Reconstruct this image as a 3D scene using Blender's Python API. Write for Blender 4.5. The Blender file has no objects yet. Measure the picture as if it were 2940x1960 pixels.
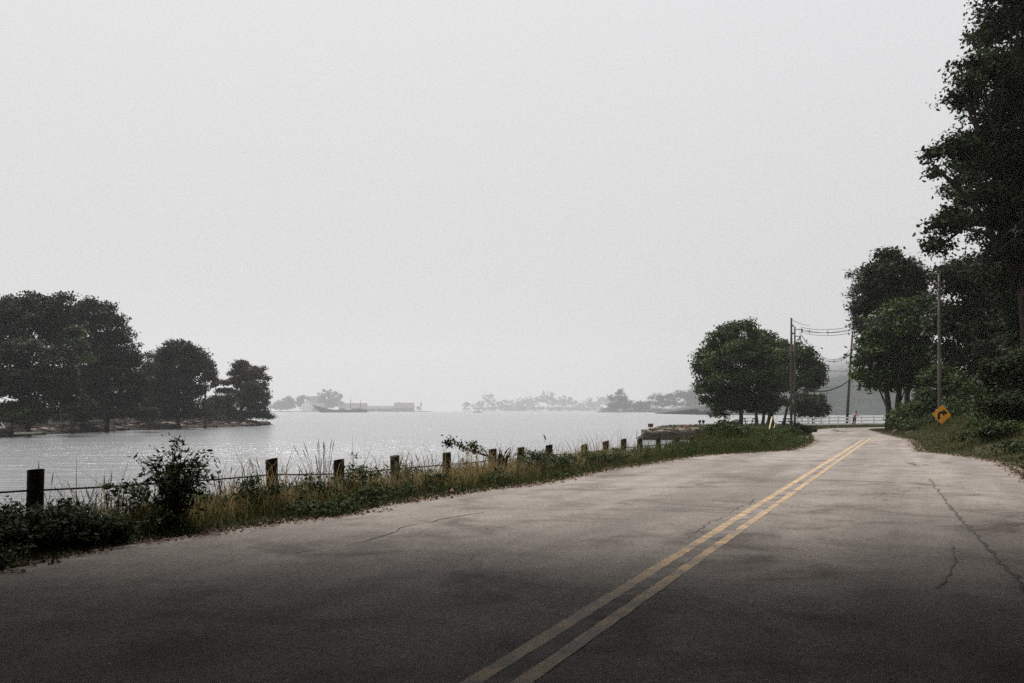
import bpy, bmesh, math, random
import numpy as np
from mathutils import Vector, Matrix
R = math.radians
SC = bpy.context.scene
COL = SC.collection

# ------------------------------------------------------------------ camera, world, sun, exposure
F, CAMZ, YH, CX = 2858.0, 1.3, 1178.0, 1470.0      # pixels of a 2940 x 1960 frame
cd = bpy.data.cameras.new('camera'); cam = bpy.data.objects.new('camera', cd); COL.objects.link(cam)
cd.sensor_width = 36.0; cd.lens = 36.0 * F / 2940.0
cd.shift_y = (YH - 980.0) / 2940.0
cd.clip_start = 0.05; cd.clip_end = 9000.0
cd.dof.use_dof = True; cd.dof.focus_distance = 38.0; cd.dof.aperture_fstop = 4.0
cam.location = (0, 0, CAMZ); cam.rotation_euler = (R(90), 0, 0)
SC.camera = cam

SUN_EL, SUN_AZ = R(58), R(-22)                      # azimuth clockwise from +Y: ahead, over the water
W = bpy.data.worlds.new('World'); SC.world = W; W.use_nodes = True
wn, wl = W.node_tree.nodes, W.node_tree.links
wn.clear()
sky = wn.new('ShaderNodeTexSky'); sky.sky_type = 'NISHITA'; sky.sun_disc = False
sky.sun_elevation = SUN_EL; sky.sun_rotation = SUN_AZ; sky.air_density = 1.5; sky.dust_density = 6.0
tc = wn.new('ShaderNodeTexCoord'); sx = wn.new('ShaderNodeSeparateXYZ')
mx = wn.new('ShaderNodeMath'); mx.operation = 'MAXIMUM'; mx.inputs[1].default_value = 0.0
ma = wn.new('ShaderNodeMath'); ma.operation = 'MULTIPLY_ADD'
ma.inputs[1].default_value = 4.2; ma.inputs[2].default_value = 6.2      # overcast: brighter towards the zenith
cm = wn.new('ShaderNodeVectorMath'); cm.operation = 'SCALE'; cm.inputs[0].default_value = (0.985, 0.99, 1.005)
mixw = wn.new('ShaderNodeMix'); mixw.data_type = 'RGBA'; mixw.inputs[0].default_value = 0.96
bg = wn.new('ShaderNodeBackground'); bg.inputs[1].default_value = 0.1
wo = wn.new('ShaderNodeOutputWorld')
wl.new(tc.outputs['Generated'], sx.inputs[0]); wl.new(sx.outputs[2], mx.inputs[0]); wl.new(mx.outputs[0], ma.inputs[0])
wl.new(ma.outputs[0], cm.inputs['Scale']); wl.new(sky.outputs[0], mixw.inputs[6]); wl.new(cm.outputs[0], mixw.inputs[7])
wl.new(mixw.outputs[2], bg.inputs[0]); wl.new(bg.outputs[0], wo.inputs[0])

sd = bpy.data.lights.new('sun', 'SUN'); sd.energy = 5.0; sd.angle = R(24); sd.color = (1.0, 0.96, 0.9)
sun = bpy.data.objects.new('sun', sd); COL.objects.link(sun)
dv = Vector((math.sin(SUN_AZ) * math.cos(SUN_EL), math.cos(SUN_AZ) * math.cos(SUN_EL), math.sin(SUN_EL)))
sun.rotation_euler = dv.to_track_quat('Z', 'Y').to_euler(); sun.location = (0, 0, 60)

SC.view_settings.view_transform = 'Standard'; SC.view_settings.look = 'None'
SC.view_settings.exposure = 0.0; SC.view_settings.gamma = 1.0
SC.render.engine = 'CYCLES'
SC.cycles.use_denoising = False
try: SC.cycles.denoiser = 'OPENIMAGEDENOISE'
except Exception: pass
SC.cycles.max_bounces = 6; SC.cycles.diffuse_bounces = 3; SC.cycles.glossy_bounces = 3
SC.cycles.transmission_bounces = 3; SC.cycles.volume_bounces = 1; SC.cycles.transparent_max_bounces = 8

ZW = -1.4                                            # water level
def G(px, py, z=0.0):                                # a ground point seen at that pixel
    d = F * (CAMZ - z) / (py - YH)
    return Vector(((px - CX) / F * d, d, z))
def P(px, py, Y):                                    # the point at depth Y seen at that pixel
    return Vector(((px - CX) / F * Y, Y, CAMZ - (py - YH) * Y / F))

# ------------------------------------------------------------------ materials
def mat(name):
    m = bpy.data.materials.new(name); m.use_nodes = True
    nt = m.node_tree; nt.nodes.clear()
    out = nt.nodes.new('ShaderNodeOutputMaterial')
    return m, nt, out
def node(nt, t, **kw):
    n = nt.nodes.new(t)
    for k, v in kw.items(): setattr(n, k, v)
    return n
def noise(nt, scale, detail=4, rough=0.55, vec=None, dist=0.0):
    n = node(nt, 'ShaderNodeTexNoise'); n.inputs['Scale'].default_value = scale
    n.inputs['Detail'].default_value = detail; n.inputs['Roughness'].default_value = rough
    n.inputs['Distortion'].default_value = dist
    if vec is not None: nt.links.new(vec, n.inputs['Vector'])
    return n
def ramp(nt, fac, stops):
    r = node(nt, 'ShaderNodeValToRGB'); e = r.color_ramp.elements
    while len(e) > 1: e.remove(e[-1])
    e[0].position = stops[0][0]; e[0].color = (*stops[0][1], 1)
    for p, c in stops[1:]:
        x = e.new(p); x.color = (*c, 1)
    nt.links.new(fac, r.inputs[0]); return r
def mixc(nt, fac, a, b, mode='MIX'):
    m = node(nt, 'ShaderNodeMix'); m.data_type = 'RGBA'; m.blend_type = mode
    for sock, v in ((m.inputs[0], fac), (m.inputs[6], a), (m.inputs[7], b)):
        if hasattr(v, 'is_output'): nt.links.new(v, sock)
        elif isinstance(v, (int, float)): sock.default_value = v
        else: sock.default_value = (*v, 1)
    return m.outputs[2]
def coords(nt, scale=None):
    t = node(nt, 'ShaderNodeTexCoord').outputs['Object']
    if scale:
        mp = node(nt, 'ShaderNodeMapping'); mp.inputs['Scale'].default_value = scale
        nt.links.new(t, mp.inputs[0]); return mp.outputs[0]
    return t
def principled(nt, out, col, rough=0.7, spec=0.3, bumpfac=None, bump=0.0, bdist=0.02, metal=0.0):
    b = node(nt, 'ShaderNodeBsdfPrincipled')
    if hasattr(col, 'is_output'): nt.links.new(col, b.inputs['Base Color'])
    else: b.inputs['Base Color'].default_value = (*col, 1)
    if hasattr(rough, 'is_output'): nt.links.new(rough, b.inputs['Roughness'])
    else: b.inputs['Roughness'].default_value = rough
    b.inputs['Specular IOR Level'].default_value = spec; b.inputs['Metallic'].default_value = metal
    if bumpfac is not None:
        bm = node(nt, 'ShaderNodeBump'); bm.inputs['Strength'].default_value = bump; bm.inputs['Distance'].default_value = bdist
        nt.links.new(bumpfac, bm.inputs['Height']); nt.links.new(bm.outputs[0], b.inputs['Normal'])
    nt.links.new(b.outputs[0], out.inputs[0]); return b

def simple(name, c1, c2, scale=6, rough=0.75, spec=0.25, bump=0.3, bdist=0.01, stretch=None):
    m, nt, out = mat(name); v = coords(nt, stretch)
    n = noise(nt, scale, 5, 0.6, v)
    r = ramp(nt, n.outputs['Fac'], [(0.3, c1), (0.7, c2)])
    principled(nt, out, r.outputs[0], rough, spec, n.outputs['Fac'], bump, bdist); return m

def leafmat(name, dark, mid, light, trans=0.18):
    m, nt, out = mat(name)
    a = node(nt, 'ShaderNodeAttribute', attribute_name='tint')
    r = ramp(nt, a.outputs['Fac'], [(0.0, dark), (0.55, mid), (1.0, light)])
    b = node(nt, 'ShaderNodeBsdfPrincipled'); nt.links.new(r.outputs[0], b.inputs['Base Color'])
    b.inputs['Roughness'].default_value = 0.6; b.inputs['Specular IOR Level'].default_value = 0.08
    t = node(nt, 'ShaderNodeBsdfTranslucent'); nt.links.new(r.outputs[0], t.inputs[0])
    mx = node(nt, 'ShaderNodeMixShader'); mx.inputs[0].default_value = trans
    nt.links.new(b.outputs[0], mx.inputs[1]); nt.links.new(t.outputs[0], mx.inputs[2]); nt.links.new(mx.outputs[0], out.inputs[0])
    return m

M = {}
M['leaf'] = leafmat('maple_leaf', (0.018, 0.032, 0.009), (0.044, 0.074, 0.017), (0.14, 0.19, 0.045))
M['leaf_dark'] = leafmat('oak_leaf', (0.014, 0.020, 0.008), (0.028, 0.040, 0.013), (0.058, 0.070, 0.024))
M['leaf_shore'] = leafmat('shore_leaf', (0.010, 0.016, 0.007), (0.022, 0.032, 0.013), (0.052, 0.064, 0.024))
M['leaf_brown'] = leafmat('brown_leaf', (0.035, 0.022, 0.014), (0.055, 0.038, 0.022), (0.085, 0.062, 0.036))
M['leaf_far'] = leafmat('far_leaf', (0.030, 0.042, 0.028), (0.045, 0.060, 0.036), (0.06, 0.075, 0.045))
M['weed'] = leafmat('weed_leaf', (0.018, 0.030, 0.008), (0.044, 0.066, 0.017), (0.11, 0.14, 0.04))
M['grass'] = leafmat('grass_blade', (0.034, 0.046, 0.012), (0.085, 0.098, 0.03), (0.46, 0.34, 0.18), 0.25)
M['lawn'] = leafmat('bank_grass', (0.032, 0.042, 0.011), (0.08, 0.085, 0.025), (0.22, 0.17, 0.055), 0.25)
M['litter'] = leafmat('leaf_litter', (0.055, 0.028, 0.018), (0.11, 0.055, 0.035), (0.2, 0.11, 0.07), 0.05)
M['bark'] = simple('bark', (0.022, 0.016, 0.012), (0.06, 0.046, 0.036), 7, 0.9, 0.15, 0.8, 0.02, (1, 1, 0.25))
M['pole'] = simple('pole_wood', (0.055, 0.042, 0.034), (0.12, 0.095, 0.08), 9, 0.85, 0.2, 0.5, 0.01, (3, 3, 0.25))
M['polepale'] = simple('weathered_pole_wood', (0.11, 0.09, 0.08), (0.2, 0.17, 0.155), 9, 0.85, 0.2, 0.5, 0.01, (3, 3, 0.25))
M['post'] = simple('post_wood', (0.024, 0.017, 0.014), (0.085, 0.062, 0.052), 11, 0.9, 0.15, 0.8, 0.012, (2.5, 2.5, 0.4))
M['posttop'] = simple('post_end_grain', (0.05, 0.036, 0.03), (0.12, 0.09, 0.075), 22, 0.9, 0.15, 0.8, 0.01)
M['cable'] = simple('rusty_cable', (0.016, 0.012, 0.011), (0.04, 0.028, 0.024), 60, 0.8, 0.3, 0.6, 0.004)
M['wire'] = simple('wire', (0.012, 0.012, 0.012), (0.025, 0.025, 0.025), 10, 0.8, 0.08, 0.1)
M['spacer'] = simple('spacer', (0.05, 0.05, 0.05), (0.09, 0.09, 0.09), 10, 0.6, 0.3, 0.1)
M['paint'] = simple('white_paint', (0.70, 0.69, 0.65), (0.82, 0.81, 0.78), 3, 0.6, 0.3, 0.1)
M['signface'] = simple('sign_yellow', (0.90, 0.40, 0.025), (0.95, 0.43, 0.03), 4, 0.5, 0.35, 0.03)
M['black'] = simple('black_print', (0.008, 0.008, 0.009), (0.014, 0.014, 0.016), 10, 0.6, 0.25, 0.05)
M['metal'] = simple('grey_metal', (0.16, 0.16, 0.16), (0.26, 0.26, 0.26), 8, 0.5, 0.4, 0.05)
M['guard'] = simple('guard_plastic', (0.45, 0.40, 0.20), (0.62, 0.57, 0.36), 5, 0.6, 0.3, 0.05)
M['redboard'] = simple('red_board', (0.14, 0.045, 0.022), (0.24, 0.08, 0.04), 14, 0.8, 0.2, 0.3)
M['stone'] = simple('quay_stone', (0.10, 0.072, 0.058), (0.27, 0.215, 0.18), 2.2, 0.9, 0.2, 0.9, 0.06)
M['stonewet'] = simple('wet_quay_stone', (0.020, 0.015, 0.013), (0.055, 0.040, 0.034), 2.5, 0.6, 0.3, 0.9, 0.06)
M['rock'] = simple('shore_rock', (0.16, 0.115, 0.095), (0.36, 0.28, 0.235), 1.3, 0.9, 0.2, 0.9, 0.08)
M['rockdark'] = simple('weedy_rock', (0.024, 0.017, 0.014), (0.07, 0.048, 0.038), 1.8, 0.85, 0.2, 0.9, 0.08)
M['drift'] = simple('driftwood', (0.42, 0.38, 0.34), (0.6, 0.56, 0.5), 5, 0.85, 0.2, 0.4)
M['branch'] = simple('dry_branch', (0.20, 0.145, 0.10), (0.34, 0.26, 0.18), 9, 0.85, 0.2, 0.4)
M['table'] = simple('table_wood', (0.035, 0.027, 0.023), (0.075, 0.058, 0.05), 8, 0.85, 0.2, 0.4, 0.005, (1, 6, 6))
M['skin'] = simple('skin', (0.36, 0.20, 0.15), (0.42, 0.25, 0.19), 9, 0.6, 0.3, 0.05)
M['hair'] = simple('hair', (0.05, 0.024, 0.015), (0.09, 0.045, 0.028), 30, 0.7, 0.3, 0.3)
M['shirt'] = simple('pale_shirt', (0.55, 0.45, 0.44), (0.68, 0.58, 0.57), 9, 0.9, 0.1, 0.2)
M['trousers'] = simple('dark_trousers', (0.03, 0.02, 0.02), (0.06, 0.042, 0.04), 9, 0.9, 0.1, 0.2)
M['hull'] = simple('dark_hull', (0.012, 0.012, 0.022), (0.022, 0.022, 0.034), 0.3, 0.5, 0.3, 0.05)
M['housewhite'] = simple('white_siding', (0.70, 0.70, 0.68), (0.80, 0.80, 0.78), 0.5, 0.7, 0.2, 0.05)
M['housegrey'] = simple('grey_shingle', (0.10, 0.092, 0.092), (0.16, 0.15, 0.148), 0.5, 0.8, 0.2, 0.05)
M['roof'] = simple('roof_shingle', (0.14, 0.115, 0.11), (0.22, 0.185, 0.175), 0.5, 0.85, 0.2, 0.05)
M['redcabin'] = simple('red_cabin', (0.22, 0.075, 0.06), (0.3, 0.11, 0.09), 0.5, 0.8, 0.2, 0.05)
M['glass'] = simple('dark_pane', (0.03, 0.033, 0.036), (0.05, 0.055, 0.06), 0.5, 0.15, 0.5, 0.0)
M['pink'] = simple('pink_paper', (0.5, 0.2, 0.17), (0.62, 0.3, 0.25), 20, 0.8, 0.2, 0.3)

def road_mat():
    m, nt, out = mat('asphalt'); v = coords(nt)
    fine = noise(nt, 55, 3, 0.75, v); mid = noise(nt, 2.6, 5, 0.65, v); big = noise(nt, 0.16, 4, 0.6, v)
    vstr = coords(nt, (1.0, 0.12, 1.0))
    mp = node(nt, 'ShaderNodeMapping'); mp.inputs['Rotation'].default_value = (0, 0, R(21.8)); nt.links.new(v, mp.inputs[0])
    mp2 = node(nt, 'ShaderNodeMapping'); mp2.inputs['Scale'].default_value = (0.9, 0.05, 1); nt.links.new(mp.outputs[0], mp2.inputs[0])
    track = noise(nt, 1.0, 3, 0.6, mp2.outputs[0])
    spk = noise(nt, 170, 2, 0.6, v)
    c = ramp(nt, mid.outputs['Fac'], [(0.28, (0.30, 0.27, 0.252)), (0.72, (0.40, 0.368, 0.348))]).outputs[0]
    c = mixc(nt, 0.85, c, ramp(nt, fine.outputs['Fac'], [(0.30, (0.30, 0.29, 0.285)), (0.5, (0.78, 0.77, 0.76)), (0.72, (1.2, 1.18, 1.15))]).outputs[0], 'MULTIPLY')
    c = mixc(nt, 0.7, c, ramp(nt, track.outputs['Fac'], [(0.35, (0.62, 0.61, 0.61)), (0.62, (1.08, 1.07, 1.06))]).outputs[0], 'MULTIPLY')
    c = mixc(nt, 0.5, c, ramp(nt, big.outputs['Fac'], [(0.36, (0.62, 0.60, 0.59)), (0.6, (1.12, 1.10, 1.08))]).outputs[0], 'MULTIPLY')
    agg = noise(nt, 20, 6, 0.8, v); sp2 = noise(nt, 0.75, 5, 0.7, v, 0.6)
    c = mixc(nt, 0.75, c, ramp(nt, agg.outputs['Fac'], [(0.36, (0.42, 0.41, 0.40)), (0.52, (1.0, 0.99, 0.98)), (0.66, (1.3, 1.28, 1.26))]).outputs[0], 'MULTIPLY')
    c = mixc(nt, 0.85, c, ramp(nt, sp2.outputs['Fac'], [(0.32, (0.42, 0.40, 0.39)), (0.50, (1.0, 1.0, 1.0))]).outputs[0], 'MULTIPLY')
    vor = node(nt, 'ShaderNodeTexVoronoi', feature='DISTANCE_TO_EDGE'); vor.inputs['Scale'].default_value = 0.32
    nd = noise(nt, 1.7, 4, 0.6, v)
    add = node(nt, 'ShaderNodeVectorMath', operation='MULTIPLY_ADD'); nt.links.new(nd.outputs['Color'], add.inputs[0])
    add.inputs[1].default_value = (0.9, 0.9, 0.9); nt.links.new(v, add.inputs[2]); nt.links.new(add.outputs[0], vor.inputs['Vector'])
    cr = ramp(nt, vor.outputs['Distance'], [(0.0, (1, 1, 1)), (0.007, (0, 0, 0))])
    gate = ramp(nt, noise(nt, 0.21, 2, 0.5, v).outputs['Fac'], [(0.5, (0, 0, 0)), (0.62, (1, 1, 1))])
    cf = mixc(nt, 1.0, cr.outputs[0], gate.outputs[0], 'MULTIPLY')
    c = mixc(nt, cf, c, (0.06, 0.052, 0.05))
    principled(nt, out, c, 0.82, 0.10, fine.outputs['Fac'], 0.35, 0.012)
    return m
M['road'] = road_mat()

def line_mat():
    m, nt, out = mat('yellow_line_paint'); v = coords(nt)
    fine = noise(nt, 45, 4, 0.7, v); mid = noise(nt, 3.2, 5, 0.7, v)
    c = ramp(nt, mid.outputs['Fac'], [(0.3, (0.42, 0.26, 0.125)), (0.7, (0.58, 0.39, 0.195))]).outputs[0]
    w = mixc(nt, 0.5, mid.outputs['Fac'], fine.outputs['Fac'])
    wear = ramp(nt, w, [(0.44, (1, 1, 1)), (0.535, (0, 0, 0))])
    c = mixc(nt, wear.outputs[0], c, (0.17, 0.14, 0.115))
    principled(nt, out, c, 0.65, 0.3, fine.outputs['Fac'], 0.3, 0.01); return m
M['line'] = line_mat()
M['tar'] = simple('tar_seal', (0.06, 0.053, 0.05), (0.15, 0.134, 0.126), 14, 0.8, 0.12, 0.4, 0.01)
M['seam'] = simple('worn_seam', (0.10, 0.087, 0.08), (0.33, 0.30, 0.28), 2.6, 0.85, 0.08, 0.4, 0.01)

def ground_mat():
    m, nt, out = mat('soil'); v = coords(nt)
    a = noise(nt, 0.8, 6, 0.65, v); b = noise(nt, 14, 4, 0.6, v)
    c = ramp(nt, a.outputs['Fac'], [(0.3, (0.030, 0.032, 0.014)), (0.55, (0.05, 0.046, 0.022)), (0.75, (0.085, 0.062, 0.036))]).outputs[0]
    c = mixc(nt, 0.5, c, b.outputs['Color'], 'MULTIPLY')
    principled(nt, out, c, 0.95, 0.1, b.outputs['Fac'], 0.8, 0.05); return m
M['soil'] = ground_mat()

def water_mat():
    m, nt, out = mat('river_water'); v = coords(nt)
    s1 = coords(nt, (0.34, 1.0, 1.0)); s2 = coords(nt, (0.05, 0.16, 1.0)); s3 = coords(nt, (0.012, 0.05, 1.0))
    a = noise(nt, 2.2, 4, 0.6, s1); b = noise(nt, 0.55, 3, 0.55, s1); c = noise(nt, 1.0, 3, 0.5, s2); g = noise(nt, 1.0, 3, 0.55, s3)
    add = node(nt, 'ShaderNodeMath', operation='MULTIPLY_ADD'); nt.links.new(b.outputs['Fac'], add.inputs[0]); add.inputs[1].default_value = 3.0; nt.links.new(a.outputs['Fac'], add.inputs[2])
    gust = ramp(nt, g.outputs['Fac'], [(0.38, (0.45, 0.45, 0.45)), (0.62, (1, 1, 1))])
    bmp = node(nt, 'ShaderNodeBump'); bmp.inputs['Distance'].default_value = 0.2
    st = node(nt, 'ShaderNodeMath', operation='MULTIPLY'); nt.links.new(gust.outputs[0], st.inputs[0]); st.inputs[1].default_value = 0.72
    nt.links.new(st.outputs[0], bmp.inputs['Strength']); nt.links.new(add.outputs[0], bmp.inputs['Height'])
    p = principled(nt, out, (0.17, 0.174, 0.182), 0.21, 0.5)
    p.inputs['IOR'].default_value = 1.5
    nt.links.new(bmp.outputs[0], p.inputs['Normal']); return m
M['water'] = water_mat()

def hill_mat():
    m, nt, out = mat('wooded_hill'); v = coords(nt)
    a = noise(nt, 0.06, 6, 0.7, v)
    c = ramp(nt, a.outputs['Fac'], [(0.3, (0.016, 0.023, 0.020)), (0.7, (0.042, 0.053, 0.046))]).outputs[0]
    principled(nt, out, c, 0.95, 0.1, a.outputs['Fac'], 1.0, 5.0); return m
M['hill'] = hill_mat()
M['shoreland'] = simple('shore_soil', (0.014, 0.012, 0.009), (0.036, 0.029, 0.021), 0.6, 0.95, 0.1, 0.9, 0.2)

# ------------------------------------------------------------------ helpers
WL = {}
def tag(o, label=None, cat=None, group=None, kind=None):
    if label: o['label'] = label
    if cat: o['category'] = cat
    if group: o['group'] = group
    if kind: o['kind'] = kind
    return o
def thing(name, label, cat, loc, group=None):
    o = bpy.data.objects.new(name, None); o.empty_display_size = 0.2; COL.objects.link(o)
    o.location = loc; WL[o.name] = Vector(loc)
    return tag(o, label, cat, group)
def link(name, me, parent=None, loc=None):
    o = bpy.data.objects.new(name, me); COL.objects.link(o)
    if parent is not None: o.parent = parent; WL[o.name] = WL[parent.name]
    else:
        WL[o.name] = Vector(loc) if loc is not None else Vector((0, 0, 0)); o.location = WL[o.name]
    return o
class MB:
    def __init__(s): s.v = []; s.f = []; s.smooth = False
    def add(s, vs, fs):
        n = len(s.v); s.v += [tuple(p) for p in vs]; s.f += [tuple(i + n for i in q) for q in fs]; return s
    def box(s, c, size, rot=None, jit=0.0, rnd=None):
        c = Vector(c); hx, hy, hz = size[0] / 2, size[1] / 2, size[2] / 2
        vs = [Vector((x, y, z)) for z in (-hz, hz) for y in (-hy, hy) for x in (-hx, hx)]
        if jit: vs = [p + Vector((rnd.uniform(-jit, jit) for _ in range(3))) for p in vs]
        if rot is not None: vs = [rot @ p for p in vs]
        return s.add([p + c for p in vs], [(0, 2, 3, 1), (4, 5, 7, 6), (0, 1, 5, 4), (2, 6, 7, 3), (0, 4, 6, 2), (1, 3, 7, 5)])
    def bar(s, a, b, w, h, up=(0, 0, 1)):
        a, b = Vector(a), Vector(b); d = b - a; L = d.length; d.normalize()
        x = d.cross(Vector(up)); x = x.normalized() if x.length > 1e-6 else Vector((1, 0, 0)); z = x.cross(d)
        return s.box((a + b) / 2, (L, w, h), Matrix((d, x, z)).transposed())
    def tube(s, pts, rad, n=8, cap=True):
        pts = [Vector(p) for p in pts]
        if not hasattr(rad, '__len__'): rad = [rad] * len(pts)
        base = len(s.v); m = len(pts); ref = None
        for i, p in enumerate(pts):
            d = (pts[min(i + 1, m - 1)] - pts[max(i - 1, 0)]); d = d.normalized() if d.length > 1e-9 else Vector((0, 0, 1))
            if ref is None or abs(ref.dot(d)) > 0.98: ref = Vector((1, 0, 0)) if abs(d.x) < 0.8 else Vector((0, 1, 0))
            x = ref - d * ref.dot(d); x.normalize(); y = d.cross(x); ref = x
            for k in range(n):
                t = 2 * math.pi * k / n
                s.v.append(tuple(p + (x * math.cos(t) + y * math.sin(t)) * rad[i]))
        for i in range(m - 1):
            for k in range(n):
                a = base + i * n + k; b = base + i * n + (k + 1) % n
                s.f.append((a, b, b + n, a + n))
        if cap:
            s.f.append(tuple(base + k for k in reversed(range(n)))); s.f.append(tuple(base + (m - 1) * n + k for k in range(n)))
        return s
    def build(s, name, material, parent=None, loc=None, smooth=False):
        o0 = WL[parent.name] if parent is not None else (Vector(loc) if loc is not None else Vector((0, 0, 0)))
        me = bpy.data.meshes.new(name)
        me.from_pydata([(p[0] - o0.x, p[1] - o0.y, p[2] - o0.z) for p in s.v], [], s.f)
        me.materials.append(material)
        if smooth: me.shade_smooth()
        me.update()
        return link(name, me, parent, loc)
def fastmesh(name, V, quads, tint, material, parent=None, loc=None, tris=False):
    k = 3 if tris else 4
    o0 = WL[parent.name] if parent is not None else (Vector(loc) if loc is not None else Vector((0, 0, 0)))
    V = np.asarray(V, np.float32) - np.array(o0, np.float32)
    me = bpy.data.meshes.new(name); nf = len(quads)
    me.vertices.add(len(V)); me.vertices.foreach_set('co', V.ravel())
    me.loops.add(nf * k); me.loops.foreach_set('vertex_index', np.asarray(quads, np.int32).ravel())
    me.polygons.add(nf); me.polygons.foreach_set('loop_start', np.arange(0, nf * k, k, dtype=np.int32))
    me.update(calc_edges=True)
    if tint is not None:
        at = me.attributes.new('tint', 'FLOAT', 'FACE'); at.data.foreach_set('value', np.asarray(tint, np.float32))
    me.materials.append(material)
    return link(name, me, parent, loc)
def leaf_arrays(pos, nrm, size, rng, aspect=0.62):
    n = len(pos); t = rng.normal(size=(n, 3)); t -= nrm * (t * nrm).sum(1, keepdims=True)
    t /= np.linalg.norm(t, axis=1, keepdims=True) + 1e-9; b = np.cross(nrm, t)
    L = (size * 0.5)[:, None]; Wd = L * aspect
    V = np.stack([pos - t * L, pos + b * Wd + t * L * 0.15 - nrm * L * 0.18, pos + t * L, pos - b * Wd + t * L * 0.15 - nrm * L * 0.18], 1).reshape(-1, 3)
    Q = np.arange(4 * n).reshape(n, 4); return V, Q
def unit(a): return a / (np.linalg.norm(a, axis=1, keepdims=True) + 1e-9)

def crown_points(lobes, n, rng, clump=0.55, per=34, shell=0.5, flat=0.6):
    base_l = np.asarray(lobes, float); kids = [base_l * np.array([1, 1, 1, 0.86, 0.86, 0.86])]
    for l in base_l:
        k = 6; d = unit(rng.normal(size=(k, 3))); d[:, 2] = np.where(d[:, 2] < -0.3, -d[:, 2], d[:, 2]); r = rng.uniform(0.28, 0.5, size=(k, 1))
        kids.append(np.hstack([l[:3] + d * l[3:] * 0.86, l[3:] * r]))
    lobes = np.vstack(kids); w = (lobes[:, 3] * lobes[:, 4] + lobes[:, 4] * lobes[:, 5] + lobes[:, 3] * lobes[:, 5]); w /= w.sum()
    nc = max(4, n // per); li = rng.choice(len(lobes), nc, p=w)
    d = unit(rng.normal(size=(nc, 3))); d[:, 2] = np.where(d[:, 2] < -0.35, -d[:, 2] * 0.6, d[:, 2]); d = unit(d)
    r = shell + (1.06 - shell) * rng.random(nc) ** 0.6
    r *= 1 + 0.04 * rng.normal(size=nc)
    c = lobes[li, :3] + d * r[:, None] * lobes[li, 3:]
    out = d.copy()
    cs = clump * (0.55 + 0.9 * rng.random(nc))
    cnt = rng.poisson(per * (cs / clump) ** 1.6) + 3
    ci = np.repeat(np.arange(nc), cnt); m = len(ci)
    off = np.clip(rng.normal(size=(m, 3)) * 0.5, -1.0, 1.0); off[:, 2] *= flat
    pos = c[ci] + off * cs[ci][:, None]
    ctint = rng.random(nc)
    tint = np.clip(0.10 + 0.62 * ctint[ci] ** 1.4 + 0.15 * rng.normal(size=m), 0, 1)
    nrm = unit(out[ci] * 0.45 + np.array([0, 0, 0.55]) + rng.normal(size=(m, 3)) * 0.55)
    return pos, nrm, tint

def tree(name, label, base, lobes, leaf=0.22, n=16000, material='leaf', trunk_r=0.2, seed=0, cat='tree', group=None,
         clump=0.55, per=34, shell=0.5, stems=None, fork=0.35, crown_name='crown', bark='bark', limbs=True, extra=None):
    rng = np.random.default_rng(seed); rd = random.Random(seed)
    base = Vector(base); root = thing(name, label, cat, base, group)
    lob = [tuple(l) for l in lobes]
    ctr = Vector(np.mean([l[:3] for l in lob], axis=0))
    top = max(l[2] for l in lob)
    t = MB(); stems = stems or [(base, ctr)]
    for sbase, stop in stems:
        sbase = Vector(sbase); stop = Vector(stop); k = 6; pts = []; rad = []
        bend = Vector((rd.uniform(-1, 1), rd.uniform(-1, 1), 0)) * (stop - sbase).length * 0.05
        for i in range(k + 1):
            u = i / k; p = sbase.lerp(stop, u) + bend * math.sin(u * math.pi) + Vector((rd.uniform(-1, 1), rd.uniform(-1, 1), 0)) * trunk_r * 0.25 * (i > 0)
            if i == 0: p = p - Vector((0, 0, 0.25))
            pts.append(p); rad.append(trunk_r * (1.35 if i == 0 else 1.0) * (1 - 0.62 * u))
        t.tube(pts, rad, 9)
        sp = pts
    if limbs:
        for l in lob:
            c = Vector(l[:3]); s0, s1 = min(stems, key=lambda q: (Vector(q[1]) - c).length); s0 = Vector(s0); s1 = Vector(s1)
            a = s0.lerp(s1, fork + (1 - fork) * rd.uniform(0.05, 0.8)); m = a.lerp(c, 0.5) + Vector((0, 0, 0.10 * (c - a).length))
            r0 = trunk_r * rd.uniform(0.3, 0.5)
            t.tube([a, a.lerp(m, 0.5) + Vector((rd.uniform(-.1, .1),) * 3), m, c], [r0, r0 * 0.75, r0 * 0.55, r0 * 0.22], 6)
            for _ in range(3):
                e = c + Vector((rd.uniform(-.85, .85) * l[3], rd.uniform(-.85, .85) * l[4], rd.uniform(-.2, .85) * l[5]))
                q = m.lerp(c, rd.uniform(0.2, 0.9))
                t.tube([q, q.lerp(e, 0.5) + Vector((0, 0, 0.06 * (e - q).length)), e], [r0 * 0.35, r0 * 0.22, r0 * 0.08], 5)
    t.build('trunk', M[bark], root, smooth=True)
    pos, nrm, tint = crown_points(lob, n, rng, clump, per, shell)
    if extra is not None:
        ep, en, et = crown_points(extra[0], extra[1], rng, clump * 0.8, per, 0.2)
        pos = np.vstack([pos, ep]); nrm = np.vstack([nrm, en]); tint = np.concatenate([tint, et])
    size = leaf * (0.65 + 0.7 * rng.random(len(pos)))
    V, Q = leaf_arrays(pos, nrm, size, rng)
    fastmesh(crown_name, V, Q, tint, M[material], root)
    return root

def PL(px, py, Y, rx, ry, rd=None, dy=0.0):           # an ellipsoid of a crown, from its place and size at depth Y
    c = P(px, py, Y + dy); s = (Y + dy) / F
    return (c.x, c.y, c.z, rx * s, (rd if rd is not None else rx * s), ry * s)

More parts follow.
